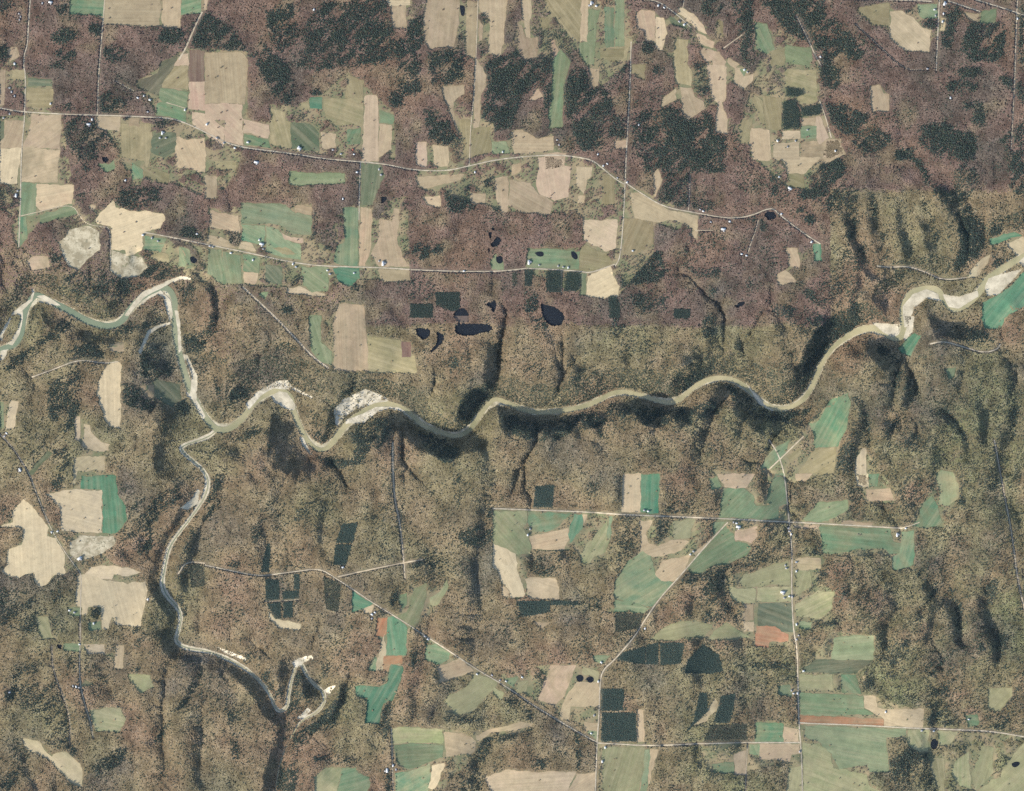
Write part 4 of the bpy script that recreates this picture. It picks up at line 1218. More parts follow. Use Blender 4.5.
fieldmask = np.zeros((MH, MW), bool); clear = np.zeros((MH, MW), bool); pondmask = np.zeros((MH, MW), bool)
for c, p, lab in fields: fill(fieldmask, p)
planted = np.zeros((MH, MW), bool)
for p, lab in stands: fill(planted, p)
for p, lab in ponds: fill(pondmask, p)
def dilate(M, n):
    for _ in range(n):
        D = M.copy(); D[1:] |= M[:-1]; D[:-1] |= M[1:]; D[:, 1:] |= M[:, :-1]; D[:, :-1] |= M[:, 1:]; M = D
    return M
def close(n): return ~dilate(~dilate(fieldmask, n), n)
gap = close(9) & ~fieldmask       # the strips left between neighbouring fields: thin hedges, not woods
con = np.full((MH, MW), 0.0, np.float32)
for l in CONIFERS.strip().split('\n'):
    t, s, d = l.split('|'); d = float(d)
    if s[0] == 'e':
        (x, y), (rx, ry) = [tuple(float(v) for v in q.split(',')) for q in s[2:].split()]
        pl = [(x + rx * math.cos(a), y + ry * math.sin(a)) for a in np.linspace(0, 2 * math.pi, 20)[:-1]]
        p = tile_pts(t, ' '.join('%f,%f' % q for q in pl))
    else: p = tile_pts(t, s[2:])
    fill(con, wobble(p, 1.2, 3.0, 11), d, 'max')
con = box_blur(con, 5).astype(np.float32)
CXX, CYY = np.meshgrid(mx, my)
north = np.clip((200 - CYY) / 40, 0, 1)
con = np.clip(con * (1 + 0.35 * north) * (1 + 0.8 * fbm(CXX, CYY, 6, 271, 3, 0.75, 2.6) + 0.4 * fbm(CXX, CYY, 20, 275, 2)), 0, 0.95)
openland = np.zeros((MH, MW), bool)
for l in OPEN.strip().split('\n'):
    o, q = l.split('|'); o = [float(v) for v in o.split()]
    fill(openland, [(o[0] + float(a) / 2.5, o[1] + float(b) / 2.5) for a, b in (v.split(',') for v in q.split())])
openland &= fbm(CXX, CYY, 9, 277, 3) < 0.35
gap |= openland & ~fieldmask
scrub = close(22) & ~fieldmask & (fbm(CXX, CYY, 15, 281, 3) > 0.02)            # rough half open ground around the farms

# ------------------------------------------------------------------ terrain height
fm1 = np.maximum(fieldmask, 0.7 * planted)[::MR, ::MR].astype(float)
fm1 = np.pad(fm1, [(0, len(gy) - fm1.shape[0]), (0, len(gx) - fm1.shape[1])], mode='edge')
flat = np.clip(box_blur(box_blur(fm1, 5), 3) * 1.6, 0, 1)
south = np.clip((GYY - 300) / 80, 0, 1); east = np.clip((GXX - 640) / 150, 0, 1)
near = np.full(GXX.shape, 1e9)                              # distance to the main river, pixels
for ln in (RIVER, BRANCH):
    for q in smooth_line([v[:2] for v in ln], 6.0, 1): np.minimum(near, (GXX - q[0]) ** 2 + (GYY - q[1]) ** 2, out=near)
near = np.sqrt(near)
hilly = 0.26 + (0.74 - 0.22 * np.clip((430 - GXX) / 60, 0, 1)) * south + 0.25 * south * east + 0.8 * np.clip((GXX - 800) / 60, 0, 1) * np.clip((GYY - 185) / 20, 0, 1) * (1 - south)
wxn = 14 * fbm(GXX, GYY, 60, 31, 2); wyn = 14 * fbm(GXX, GYY, 60, 37, 2)
zb = hilly * (1 - 0.5 * flat) * (40 * fbm(GXX + wxn, GYY + wyn, 90, 2, 2, 0.2, 1.6) + 50 * np.abs(fbm(GXX + wxn, GYY + wyn, 40, 5, 2, 0.2, 2.2))) + 34 * (1 - np.exp(-near / 90)) + 3.0 * hilly * fbm(GXX, GYY, 9, 41, 2) * (1 - flat)
for x, y, r, b in BUMPS:
    zb += b * np.exp(-(((GXX - x) ** 2 + (GYY - y) ** 2) / (r * r)))

def seg_iter(line):
    for k in range(len(line) - 1): yield line[k], line[k + 1]

def local(a, b, rad):
    i0 = max(0, int(min(a[0], b[0]) - rad - GX0)); i1 = min(len(gx), int(max(a[0], b[0]) + rad - GX0) + 2)
    j0 = max(0, int(min(a[1], b[1]) - rad - GY0)); j1 = min(len(gy), int(max(a[1], b[1]) + rad - GY0) + 2)
    return (slice(j0, j1), slice(i0, i1)) if i1 > i0 and j1 > j0 else None

Z = zb; cut_total = np.zeros_like(zb)
# ravines and shade trenches first: V cuts that die out towards their heads
wob = 1 + 0.25 * fbm(GXX, GYY, 16, 77, 2)
for pts, wl, wr, h in RAV_TRENCH:
    ln = smooth_line(pts, 2.0, 2); n = len(ln); cut = np.zeros_like(Z)
    for k, (a, b) in enumerate(seg_iter(ln)):
        sl = local(a, b, max(wl, wr) * 1.4)
        if sl is None: continue
        X, Y = GXX[sl], GYY[sl]; d = b - a; L2 = max(d @ d, 1e-9)
        t = np.clip(((X - a[0]) * d[0] + (Y - a[1]) * d[1]) / L2, 0, 1)
        ex, ey = X - a[0] - t * d[0], Y - a[1] - t * d[1]; dist = np.hypot(ex, ey)
        left = (d[0] * ey - d[1] * ex) < 0                   # picture y runs down: this is the walker's left
        w = np.where(left, wl, wr) * wob[sl]
        f = np.clip(1 - dist / w, 0, 1); f = np.where(f > .85, .85 + (f - .85) * .5, f)
        fade = 1 - 0.75 * ((k + t) / n) ** 2
        np.maximum(cut[sl], h * f * fade, out=cut[sl])
    Z = Z - cut * 1.0; cut_total = np.maximum(cut_total, cut)
# running water: fill hollows, route the rain downhill, let streams cut back from the river (stream power law)
def erode(E, base, steps, kf):
    import heapq
    ny, nx = E.shape; W = nx + 2
    P = np.full((ny + 2, W), 1e9); P[1:-1, 1:-1] = E; z = P.ravel().tolist()
    fixed = np.zeros((ny + 2, W), bool); fixed[1, 1:-1] = fixed[-2, 1:-1] = fixed[1:-1, 1] = fixed[1:-1, -2] = True; fixed[1:-1, 1:-1] |= base
    done = np.ones((ny + 2, W), bool); done[1:-1, 1:-1] = False; done = done.ravel().tolist()
    offs = [-W - 1, -W, -W + 1, -1, 1, W - 1, W, W + 1]
    heap = [(z[k], k) for k in np.flatnonzero(fixed.ravel()).tolist()]; heapq.heapify(heap)
    for h, k in heap: done[k] = True
    while heap:
        h, k = heapq.heappop(heap)
        for o in offs:
            m = k + o
            if not done[m]:
                done[m] = True
                if z[m] <= h: z[m] = h + 1e-3
                heapq.heappush(heap, (z[m], m))
    Zp = np.array(z); fx = fixed.ravel(); L = np.array([1.414, 1, 1.414, 1, 1, 1.414, 1, 1.414]); inner = np.zeros((ny + 2, W), bool); inner[1:-1, 1:-1] = True
    ids = np.flatnonzero(inner.ravel() & ~fx)
    for st in range(steps):
        sl = np.stack([(Zp[ids] - Zp[ids + o]) / l for o, l in zip(offs, L)], 1); kk = sl.argmax(1)
        rec = np.arange(Zp.size); ln = np.ones(Zp.size)
        dn = sl[np.arange(len(ids)), kk] > 0
        rec[ids[dn]] = ids[dn] + np.array(offs)[kk[dn]]; ln[ids[dn]] = L[kk[dn]]
        order = ids[np.argsort(Zp[ids])]; ol = order.tolist(); rl = rec.tolist(); A = [1.0] * Zp.size
        for k in reversed(ol):
            q = rl[k]
            if q != k: A[q] += A[k]
        A = np.array(A); f = (kf * np.sqrt(np.where(A > 14, A, A * 0.02)) / ln).tolist(); z = Zp.tolist()
        for k in ol:
            q = rl[k]
            if q != k and z[q] < z[k]: z[k] = (z[k] + f[k] * z[q]) / (1 + f[k])
        Zp = np.array(z)
    return Zp.reshape(ny + 2, W)[1:-1, 1:-1]
bl = np.zeros(Z.shape, bool); E0 = Z.copy()
for ln in (BRANCH, RIVER):
    for q in smooth_line(ln, 0.5, 2):
        a, b = int(round(q[1] - GY0)), int(round(q[0] - GX0))
        if 0 <= a < len(gy) and 0 <= b < len(gx): bl[a, b] = True; E0[a, b] = -0.55 * q[4]
h2 = lambda A, f: f(f(A[:A.shape[0] // 2 * 2:2, :A.shape[1] // 2 * 2:2], A[1::2, :A.shape[1] // 2 * 2:2][:A.shape[0] // 2]), f(A[:A.shape[0] // 2 * 2:2, 1::2][:, :A.shape[1] // 2], A[1::2, 1::2]))
Eh = erode(h2(E0, np.minimum), h2(bl, np.maximum), 16, 0.032)
jj = np.clip((np.arange(len(gy)) - 0.5) / 2, 0, Eh.shape[0] - 1.001); ii = np.clip((np.arange(len(gx)) - 0.5) / 2, 0, Eh.shape[1] - 1.001)
j0, i0 = jj.astype(int), ii.astype(int); v = (jj - j0)[:, None]; u = (ii - i0)[None]
Eu = (Eh[j0][:, i0] * (1 - u) + Eh[j0][:, i0 + 1] * u) * (1 - v) + (Eh[j0 + 1][:, i0] * (1 - u) + Eh[j0 + 1][:, i0 + 1] * u) * v
Eu = erode(Eu, bl, 3, 0.016)
Eu = 0.25 * Eu + 0.35 * box_blur(Eu, 1) + 0.40 * box_blur(Eu, 3)
Eu = Eu - 0.6 * cut_total
Z = Eu * (1 - flat) + (0.25 * box_blur(Eu, 4) + 0.75 * box_blur(box_blur(Eu, 14), 8)) * flat
# river valleys
def carve(Z, line, wobble_amt=0.22):
    Wt = np.zeros_like(Z); Hh = np.zeros_like(Z); ln = smooth_line(line, 1.5, 2)
    wb = 1 + wobble_amt * fbm(GXX, GYY, 18, 91, 2)
    for a, b in seg_iter(ln):
        rad = max(a[2] + a[3], b[2] + b[3]) * 1.4
        sl = local(a, b, rad)
        if sl is None: continue
        X, Y = GXX[sl], GYY[sl]; d = (b - a)[:2]; L2 = max(d @ d, 1e-9)
        t = np.clip(((X - a[0]) * d[0] + (Y - a[1]) * d[1]) / L2, 0, 1)
        dist = np.hypot(X - a[0] - t * d[0], Y - a[1] - t * d[1])
        f = a[2] + t * (b[2] - a[2]); w = (a[3] + t * (b[3] - a[3])) * wb[sl]; h = a[4] + t * (b[4] - a[4])
        u = np.clip((dist - f) / w, 0, 1); u = u + 0.10 * np.sin(2 * math.pi * u) / (2 * math.pi) * -1
        w8 = 1 - u ** 1.3
        m = w8 > Wt[sl]
        Wt[sl] = np.where(m, w8, Wt[sl]); Hh[sl] = np.where(m, h, Hh[sl])
    return Z * (1 - Wt) - Hh * Wt, Wt, ln
Z, WtB, branch_line = carve(Z, BRANCH)
Z, WtR, river_line = carve(Z, RIVER)
# level the ponds
pm1 = np.pad(pondmask[::MR, ::MR], [(0, len(gy) - len(pondmask[::MR])), (0, len(gx) - pondmask[::MR, ::MR].shape[1])])
pond_z = []
for p, lab in ponds:
    q = np.array(p); c = q.mean(0); x0, y0 = q.min(0) - 3; x1, y1 = q.max(0) + 3
    m = (GXX > x0) & (GXX < x1) & (GYY > y0) & (GYY < y1)
    lev = Z[m].mean(); cx, cy = (x0 + x1) / 2, (y0 + y1) / 2
    e = np.maximum(np.abs(GXX - cx) - (x1 - x0) / 2, np.abs(GYY - cy) - (y1 - y0) / 2)
    wgt = np.clip(1 - e / 6, 0, 1); wgt[e <= 0] = 1
    Z = Z * (1 - wgt) + lev * wgt; pond_z.append(lev)

def zat(px, py):
    px = np.clip(np.asarray(px, float), GX0, GX1 - 1e-3) - GX0; py = np.clip(np.asarray(py, float), GY0, GY1 - 1e-3) - GY0
    i = px.astype(int); j = py.astype(int); u = px - i; v = py - j
    return (Z[j, i] * (1 - u) + Z[j, i + 1] * u) * (1 - v) + (Z[j + 1, i] * (1 - u) + Z[j + 1, i + 1] * u) * v

# ------------------------------------------------------------------ object helpers
def mesh_np(name, V, F=None, quads=None):
    me = bpy.data.meshes.new(name)
    parts = [(F, 3), (quads, 4)]
    V = np.asarray(V, np.float32); me.vertices.add(len(V)); me.vertices.foreach_set('co', V.ravel())
    idx = []; starts = []; tot = 0
    for A, n in parts:
        if A is None or len(A) == 0: continue
        A = np.asarray(A, np.int32); idx.append(A.ravel()); starts.append(tot + np.arange(len(A), dtype=np.int32) * n); tot += A.size
    idx = np.concatenate(idx); starts = np.concatenate(starts).astype(np.int32)
    me.loops.add(len(idx)); me.loops.foreach_set('vertex_index', idx)
    me.polygons.add(len(starts)); me.polygons.foreach_set('loop_start', starts)
    me.update(calc_edges=True)
    return me

def link(name, me, mat=None, parent=None):
    o = bpy.data.objects.new(name, me); col.objects.link(o)
    if mat is not None and me is not None: me.materials.append(mat)
    if parent is not None: o.parent = parent
    return o

def tag(o, label=None, cat=None, group=None, kind=None):
    if label: o['label'] = label
    if cat: o['category'] = cat
    if group: o['group'] = group
    if kind: o['kind'] = kind
    return o

def fattr(me, name, data, typ='FLOAT'):
    a = me.attributes.new(name, typ, 'POINT')
    a.data.foreach_set({'FLOAT': 'value', 'FLOAT_COLOR': 'color', 'FLOAT_VECTOR': 'vector'}[typ], np.asarray(data, np.float32).ravel())

def drape(pts, step, off, flat_z=None):
    """triangulated sheet with the outline pts (pixels) lying on the terrain"""
    p = np.array(pts); x0, y0 = p.min(0); x1, y1 = p.max(0)
    xs = np.arange(math.ceil(x0 / step) * step, x1, step); ys = np.arange(math.ceil(y0 / step) * step, y1, step)
    vs = [Vector((float(a), float(b))) for a, b in p]; n = len(vs)
    if flat_z is None:
        for k, y in enumerate(ys):
            for x in xs + (step / 2 if k % 2 else 0): vs.append(Vector((float(x), float(y))))
    r = delaunay_2d_cdt(vs, [(k, (k + 1) % n) for k in range(n)], [list(range(n))], 1, 1e-4)
    q = np.array([tuple(v) for v in r[0]]); F = [f for f in r[2]]
    z = zat(q[:, 0], q[:, 1]) + off if flat_z is None else np.full(len(q), flat_z)
    F = np.array([f for f in F if len(f) == 3], np.int32)
    V = np.stack([wx(q[:, 0]), wy(q[:, 1]), z], 1)
    a, b, c = V[F[:, 0]], V[F[:, 1]], V[F[:, 2]]
    up = np.cross(b - a, c - a)[:, 2]
    F[up < 0] = F[up < 0][:, ::-1]
    used = np.unique(F); remap = np.zeros(len(V), np.int32); remap[used] = np.arange(len(used))
    return V[used], remap[F], q[used]

def ribbon(line, hw, off, zfun=None):
    p = np.asarray(line)[:, :2]; t = np.gradient(p, axis=0); t /= np.maximum(np.hypot(t[:, 0], t[:, 1]), 1e-6)[:, None]
    nrm = np.stack([-t[:, 1], t[:, 0]], 1); hw = np.broadcast_to(np.asarray(hw, float), (len(p),))
    cols = []
    for k in (-1, -0.5, 0, 0.5, 1):
        q = p + nrm * (hw * k)[:, None]; z = (zat(q[:, 0], q[:, 1]) if zfun is None else zfun) + off
        cols.append(np.stack([wx(q[:, 0]), wy(q[:, 1]), z], 1))
    V = np.stack(cols, 1).reshape(-1, 3); n = len(p); m = len(cols)
    i = np.arange(n - 1)[:, None] * m + np.arange(m - 1)[None]
    Q = np.stack([i, i + 1, i + m + 1, i + m], -1).reshape(-1, 4)
    a, b, c = V[Q[:, 0]], V[Q[:, 1]], V[Q[:, 2]]
    if np.cross(b - a, c - b)[:, 2].mean() < 0: Q = Q[:, ::-1]
    return V, Q

# ------------------------------------------------------------------ materials
class NT:
    def __init__(self, name, rough=1.0, spec=0.1):
        self.m = bpy.data.materials.new(name); self.m.use_nodes = True; self.t = self.m.node_tree
        self.b = self.t.nodes['Principled BSDF']; self.b.inputs['Roughness'].default_value = rough
        self.b.inputs['Specular IOR Level'].default_value = spec
        self.pos = self.t.nodes.new('ShaderNodeNewGeometry').outputs['Position']
    def attr(self, name, out='Color'):
        n = self.t.nodes.new('ShaderNodeAttribute'); n.attribute_name = name; return n.outputs[out]
    def noise(self, scale, detail=3, vec=None, rough=0.55, dist=0.0):
        n = self.t.nodes.new('ShaderNodeTexNoise'); n.inputs['Scale'].default_value = scale; n.inputs['Detail'].default_value = detail
        n.inputs['Roughness'].default_value = rough; n.inputs['Distortion'].default_value = dist
        self.t.links.new(vec or self.pos, n.inputs['Vector']); return n.outputs['Fac']
    def scalev(self, vec, s):
        n = self.t.nodes.new('ShaderNodeVectorMath'); n.operation = 'MULTIPLY'; n.inputs[1].default_value = s
        self.t.links.new(vec, n.inputs[0]); return n.outputs[0]
    def rng(self, x, a, b, c, d):
        n = self.t.nodes.new('ShaderNodeMapRange'); self.t.links.new(x, n.inputs[0])
        for k, v in zip((1, 2, 3, 4), (a, b, c, d)): n.inputs[k].default_value = v
        return n.outputs[0]
    def math(self, op, a, b):
        n = self.t.nodes.new('ShaderNodeMath'); n.operation = op
        for k, v in enumerate((a, b)):
            if isinstance(v, (int, float)): n.inputs[k].default_value = v
            else: self.t.links.new(v, n.inputs[k])
        return n.outputs[0]
    def mix(self, f, a, b, typ='MIX'):
        n = self.t.nodes.new('ShaderNodeMix'); n.data_type = 'RGBA'; n.blend_type = typ; n.clamp_result = False
        for sock, v in ((n.inputs[0], f), (n.inputs[6], a), (n.inputs[7], b)):
            if isinstance(v, (int, float)): sock.default_value = v
            elif isinstance(v, tuple): sock.default_value = (*v, 1)
            else: self.t.links.new(v, sock)
        return n.outputs[2]
    def out(self, c): self.t.links.new(c, self.b.inputs['Base Color']); return self.m

def m_ground():
    n = NT('leaf_litter_ground'); z = n.attr('zone', 'Fac')
    c = n.mix(z, (0.145, 0.122, 0.085), (0.122, 0.092, 0.078))
    a = n.rng(n.noise(0.012, 5), 0.35, 0.7, 0, 1)
    c = n.mix(a, c, n.mix(z, (0.19, 0.155, 0.105), (0.16, 0.118, 0.096)))
    b = n.rng(n.noise(0.05, 4), 0.5, 0.75, 0, 0.7)
    c = n.mix(b, c, (0.10, 0.085, 0.062))
    g = n.rng(n.noise(0.006, 3), 0.55, 0.7, 0, 0.55)
    c = n.mix(g, c, (0.115, 0.130, 0.075))
    h = n.mix(n.rng(n.noise(0.01, 4), 0.38, 0.62, 0, 1), (0.155, 0.160, 0.090), (0.255, 0.205, 0.125))
    return n.out(n.mix(n.attr('open', 'Fac'), c, h))
def m_field():
    n = NT('field_crop_and_soil'); base = n.attr('base'); alt = n.attr('alt'); fur = n.attr('furrow', 'Vector')
    big = n.rng(n.noise(0.0055, 5, None, 0.6, 0.8), 0.36, 0.64, 0, 1)
    c = n.mix(n.math('MULTIPLY', big, n.attr('patchy', 'Fac')), base, alt)
    st = n.noise(1.0, 2, n.scalev(fur, (0.0022, 0.030, 1)), 0.6)
    c = n.mix(n.math('MULTIPLY', n.rng(st, 0.42, 0.68, 0, 1), 0.42), c, n.mix(0.5, alt, (0.40, 0.34, 0.22)))
    ln = n.noise(1.0, 1, n.scalev(fur, (0.0012, 0.075, 1)), 0.5)
    c = n.mix(1.0, c, n.mix(ln, (0.80, 0.80, 0.80), (1.17, 1.17, 1.17)), 'MULTIPLY')
    mot = n.noise(0.022, 5, None, 0.65)
    c = n.mix(1.0, c, n.mix(mot, (0.66, 0.67, 0.69), (1.31, 1.31, 1.30)), 'MULTIPLY')
    weed = n.rng(n.noise(0.035, 4), 0.62, 0.72, 0, 0.5)
    return n.out(n.mix(weed, c, n.mix(0.55, c, (0.12, 0.115, 0.07))))
def m_pit():
    n = NT('quarry_ground'); a = n.noise(0.02, 5, None, 0.65, 0.4)
    c = n.mix(n.rng(a, 0.4, 0.62, 0, 1), (0.27, 0.23, 0.15), (0.50, 0.44, 0.31))
    return n.out(n.mix(n.rng(n.noise(0.04, 3), 0.58, 0.68, 0, 0.8), c, (0.15, 0.14, 0.09)))
def m_gravel():
    n = NT('river_gravel'); a = n.noise(0.015, 5, None, 0.6)
    c = n.mix(n.rng(a, 0.35, 0.65, 0, 1), (0.38, 0.335, 0.24), (0.60, 0.53, 0.39))
    return n.out(n.mix(n.rng(n.noise(0.05, 3), 0.58, 0.7, 0, 0.6), c, (0.30, 0.265, 0.19)))
def m_bank():
    n = NT('river_bank_silt'); a = n.noise(0.02, 5, None, 0.6)
    return n.out(n.mix(n.rng(a, 0.35, 0.62, 0, 1), (0.27, 0.24, 0.155), (0.55, 0.485, 0.34)))
def m_bluff():
    n = NT('eroded_shale_bluff'); a = n.noise(0.03, 5, None, 0.7)
    return n.out(n.mix(n.rng(a, 0.38, 0.6, 0, 1), (0.36, 0.32, 0.235), (0.64, 0.575, 0.44)))
def m_water(name, c1, c2, rough, upstream=None):
    n = NT(name, rough, 0.2); a = n.rng(n.noise(0.005, 4, None, 0.6), 0.35, 0.65, 0, 1)
    c = n.mix(a, c1, c2)
    if upstream:                                            # clearer green water in the western reach, before the muddy creek joins
        sep = n.t.nodes.new('ShaderNodeSeparateXYZ'); n.t.links.new(n.pos, sep.inputs[0])
        c = n.mix(n.rng(sep.outputs[0], -2900, -2200, 0.8, 0), c, upstream)
    return n.out(c)
def m_road(name, c1, c2):
    n = NT(name, 0.9); return n.out(n.mix(n.rng(n.noise(0.03, 4), 0.35, 0.65, 0, 1), c1, c2))
def m_plain(name, c, rough=0.8, var=0.25):
    n = NT(name, rough, 0.2); a = n.noise(0.25, 3)
    return n.out(n.mix(a, tuple(v * (1 - var) for v in c), tuple(min(v * (1 + var), .95) for v in c)))
def m_tree(name):
    n = NT(name); return n.out(n.mix(1.0, n.attr('tc'), n.mix(n.noise(0.2, 2), (0.75, 0.75, 0.75), (1.25, 1.25, 1.25)), 'MULTIPLY'))

MAT = dict(ground=m_ground(), field=m_field(), quarry=m_pit(), gravel=m_gravel(), bank=m_bank(), bluff=m_bluff(),
           river=m_water('river_water', (0.255, 0.240, 0.135), (0.410, 0.355, 0.205), 0.45, (0.135, 0.185, 0.125)), pond=m_water('pond_water', (0.010, 0.013, 0.018), (0.015, 0.018, 0.023), 0.3),
           road=m_road('road_surface', (0.31, 0.265, 0.195), (0.48, 0.415, 0.31)), path=m_road('dirt_track_surface', (0.36, 0.295, 0.205), (0.46, 0.385, 0.275)),
           bare=m_tree('bare_tree_crowns'), conifer=m_tree('conifer_needles'),
           white=m_plain('white_painted_wall', (0.70, 0.70, 0.68)), roofw=m_plain('pale_metal_roof', (0.50, 0.51, 0.51), 0.5), roofg=m_plain('grey_shingle_roof', (0.30, 0.30, 0.31)),
           roofr=m_plain('red_roof', (0.30, 0.10, 0.08)), wallg=m_plain('grey_clapboard_wall', (0.40, 0.39, 0.37)), bark=m_plain('bark', (0.09, 0.07, 0.055)), leaf=m_plain('dark_foliage', (0.030, 0.042, 0.030)))

# ------------------------------------------------------------------ ground sheet
ext = np.array([0, 20, 60, 140, 300, 620, 1260, 2500, 5000], float)[1:]
xs = np.r_[GX0 - ext[::-1], gx, GX1 + ext]; ys = np.r_[GY0 - ext[::-1], gy, GY1 + ext]
XX, YY = np.meshgrid(xs, ys)
ZZ = zat(XX, YY); away = np.maximum(np.maximum(GX0 - XX, XX - GX1), np.maximum(GY0 - YY, YY - GY1)); ZZ = ZZ * np.clip(1 - away / 140, 0, 1)
V = np.stack([wx(XX), wy(YY), ZZ], -1).reshape(-1, 3); nx, ny = len(xs), len(ys)
i = (np.arange(ny - 1)[:, None] * nx + np.arange(nx - 1)[None]).ravel()
me = mesh_np('ground', V, None, np.stack([i, i + nx, i + nx + 1, i + 1], 1))
def zone_at(X, Y):
    """1 where the woods are the bare purple brown kind (north), 0 where olive brown"""
    w = 5 * fbm(X, Y, 40, 301, 3)
    ye = np.where(X < 365, 285 + 0 * X, np.where(X < 830, 325, 191))
    soft = np.where(X < 365, 60, np.where(X < 830, 2.5, 2.5))
    k = np.where(X < 365, 6, np.where(X < 830, 0.5, 0.35))
    return np.clip((ye - Y + w * k) / soft * 0.5 + 0.5, 0, 1)
fattr(me, 'zone', zone_at(XX, YY).ravel())
op = box_blur(np.maximum(dilate(gap | fieldmask, 1).astype(float), 0.8 * scrub), 1)
fattr(me, 'open', op[np.clip(((YY - GY0) * MR).astype(int), 0, MH - 1), np.clip(((XX - GX0) * MR).astype(int), 0, MW - 1)].ravel())
me.polygons.foreach_set('use_smooth', np.ones(len(me.polygons), bool))
tag(link('ground', me, MAT['ground']), 'brown leaf covered ground under the woods and around the fields', 'ground', kind='structure')

# ------------------------------------------------------------------ fields
PAL = dict(tan=((.385, .292, .188), (.310, .240, .148)), pink=((.395, .280, .195), (.325, .250, .165)), straw=((.470, .380, .243), (.415, .330, .205)),
           olive=((.215, .190, .103), (.270, .220, .125)), green=((.112, .195, .112), (.205, .208, .115)), bright=((.072, .190, .115), (.115, .200, .115)), lime=((.205, .222, .118), (.290, .258, .145)),
           dgreen=((.088, .122, .076), (.125, .130, .080)), moss=((.105, .112, .070), (.135, .110, .082)), red=((.335, .160, .088), (.275, .190, .110)), brown=((.128, .086, .068), (.165, .110, .085)), quarry=((.5, .4, .3), (.4, .3, .2)))
KIND = dict(tan=('stubble_field', 'field'), pink=('stubble_field', 'field'), straw=('harvested_field', 'field'), lime=('meadow', 'field'), olive=('meadow', 'field'), green=('pasture', 'field'),
            bright=('green_crop_field', 'field'), dgreen=('pasture', 'field'), moss=('meadow', 'field'), red=('ploughed_field', 'field'), brown=('ploughed_field', 'field'), quarry=('gravel_pit', 'gravel pit'))
for k, (c, p, lab) in enumerate(fields):
    r = np.random.default_rng(900 + k)
    V, F, q = drape(p, 2.5, 0.5 + 0.06 * (k % 10))
    name, cat = KIND[c]
    if c == 'brown' and 'ploughed' not in lab: name, cat = 'scrub_patch', 'scrub'
    if 'lawn' in lab or 'garden' in lab or 'lot' in lab.split(): name, cat = 'grass_plot', 'lawn'
    me = mesh_np(name, V, F)
    if c != 'quarry':
        P = np.array(p); seg = np.roll(P, -1, 0) - P; m = P.mean(0)
        ang = np.arctan2(seg[:, 1], seg[:, 0]); w = np.hypot(seg[:, 0], seg[:, 1])
        th = 0.5 * math.atan2((w * np.sin(2 * ang)).sum(), (w * np.cos(2 * ang)).sum())   # furrows follow the long side
        du, dv = (q - m) @ np.array([math.cos(th), math.sin(th)]), (q - m) @ np.array([-math.sin(th), math.cos(th)])
        fattr(me, 'furrow', np.stack([du * S, dv * S, np.full(len(q), r.uniform(0, 40))], 1), 'FLOAT_VECTOR')
        b0, b1 = (np.array(v) for v in PAL[c]); t = r.normal(0, 0.07) + 0.95; hue = r.normal(0, 0.025, 3) + 1
        mixv = np.clip(r.normal(0.2, 0.25), -0.2, 0.7)
        base = (b0 * (1 - mixv) + b1 * mixv) * t * hue; alt = (b1 * (1 - mixv * .5) + b0 * mixv * .5) * t * r.choice([r.uniform(0.74, 0.88), r.uniform(1.08, 1.26)])
        one = np.ones((len(q), 1))
        fattr(me, 'base', np.hstack([one * base, one]), 'FLOAT_COLOR'); fattr(me, 'alt', np.hstack([one * alt, one]), 'FLOAT_COLOR')
        fattr(me, 'patchy', np.full(len(q), r.uniform(0.6, 1.0)))
    tag(link(name, me, MAT['quarry' if c == 'quarry' else 'field']), lab, cat, kind='thing')

# ------------------------------------------------------------------ water and gravel
def water_ribbon(name, ln, hw, off, mat, label, cat):
    zc = zat(ln[:, 0], ln[:, 1]); kern = np.ones(7) / 7; zc = np.convolve(np.pad(zc, 3, 'edge'), kern, 'valid')
    V, Q = ribbon(ln, hw, off, zc); o = link(name, mesh_np(name, V, None, Q), mat); tag(o, label, cat, kind='structure')
wav = lambda n, s: np.convolve(np.pad(np.random.default_rng(s).normal(0, 1, n), 6, 'edge'), np.ones(13) / 13, 'valid') * 2
hwR = np.clip(river_line[:, 2] * 0.5, 2.3, 3.0) + 0.25 * wav(len(river_line), 4)
tng = np.gradient(river_line[:, :2], axis=0); hd = np.unwrap(np.arctan2(tng[:, 1], tng[:, 0])); cv = np.convolve(np.pad(np.gradient(hd), 5, 'edge'), np.ones(11) / 11, 'valid')
side = np.clip(cv * 26, -2.2, 2.2)[:, None] * np.stack([-np.sin(hd), np.cos(hd)], 1) * np.clip(1 + 0.5 * wav(len(hd), 8), 0, 2)[:, None]   # slack water drops its silt inside the bends
bank_line = np.hstack([river_line[:, :2] + side, river_line[:, 2:]])
V, Q = ribbon(bank_line, hwR + 0.9 + 1.0 * np.abs(wav(len(river_line), 6)), 0.5); tag(link('riverbank', mesh_np('riverbank', V, None, Q), MAT['bank']), 'pale silt banks on both sides of the winding river', 'riverbank', kind='structure')
water_ribbon('river', river_line, hwR, 1.6, MAT['river'], 'silty green river winding from left to right through its wooded gorge', 'river')
bw = (2.6 + 0.5 * wav(len(branch_line), 5)) * np.interp(branch_line[:, 1], [640, 655, 720, 735], [1, .85, .75, .22])
V, Q = ribbon(branch_line, bw, 0.5); tag(link('riverbank', mesh_np('riverbank', V, None, Q), MAT['gravel']), 'pale dry gravel bed of the southern creek', 'riverbank', kind='structure')
water_ribbon('creek', branch_line + np.r_[0.4, 0.2, 0, 0, 0], np.full(len(branch_line), 0.55), 1.5, MAT['river'], 'thin creek winding up the lower left to join the river', 'creek')
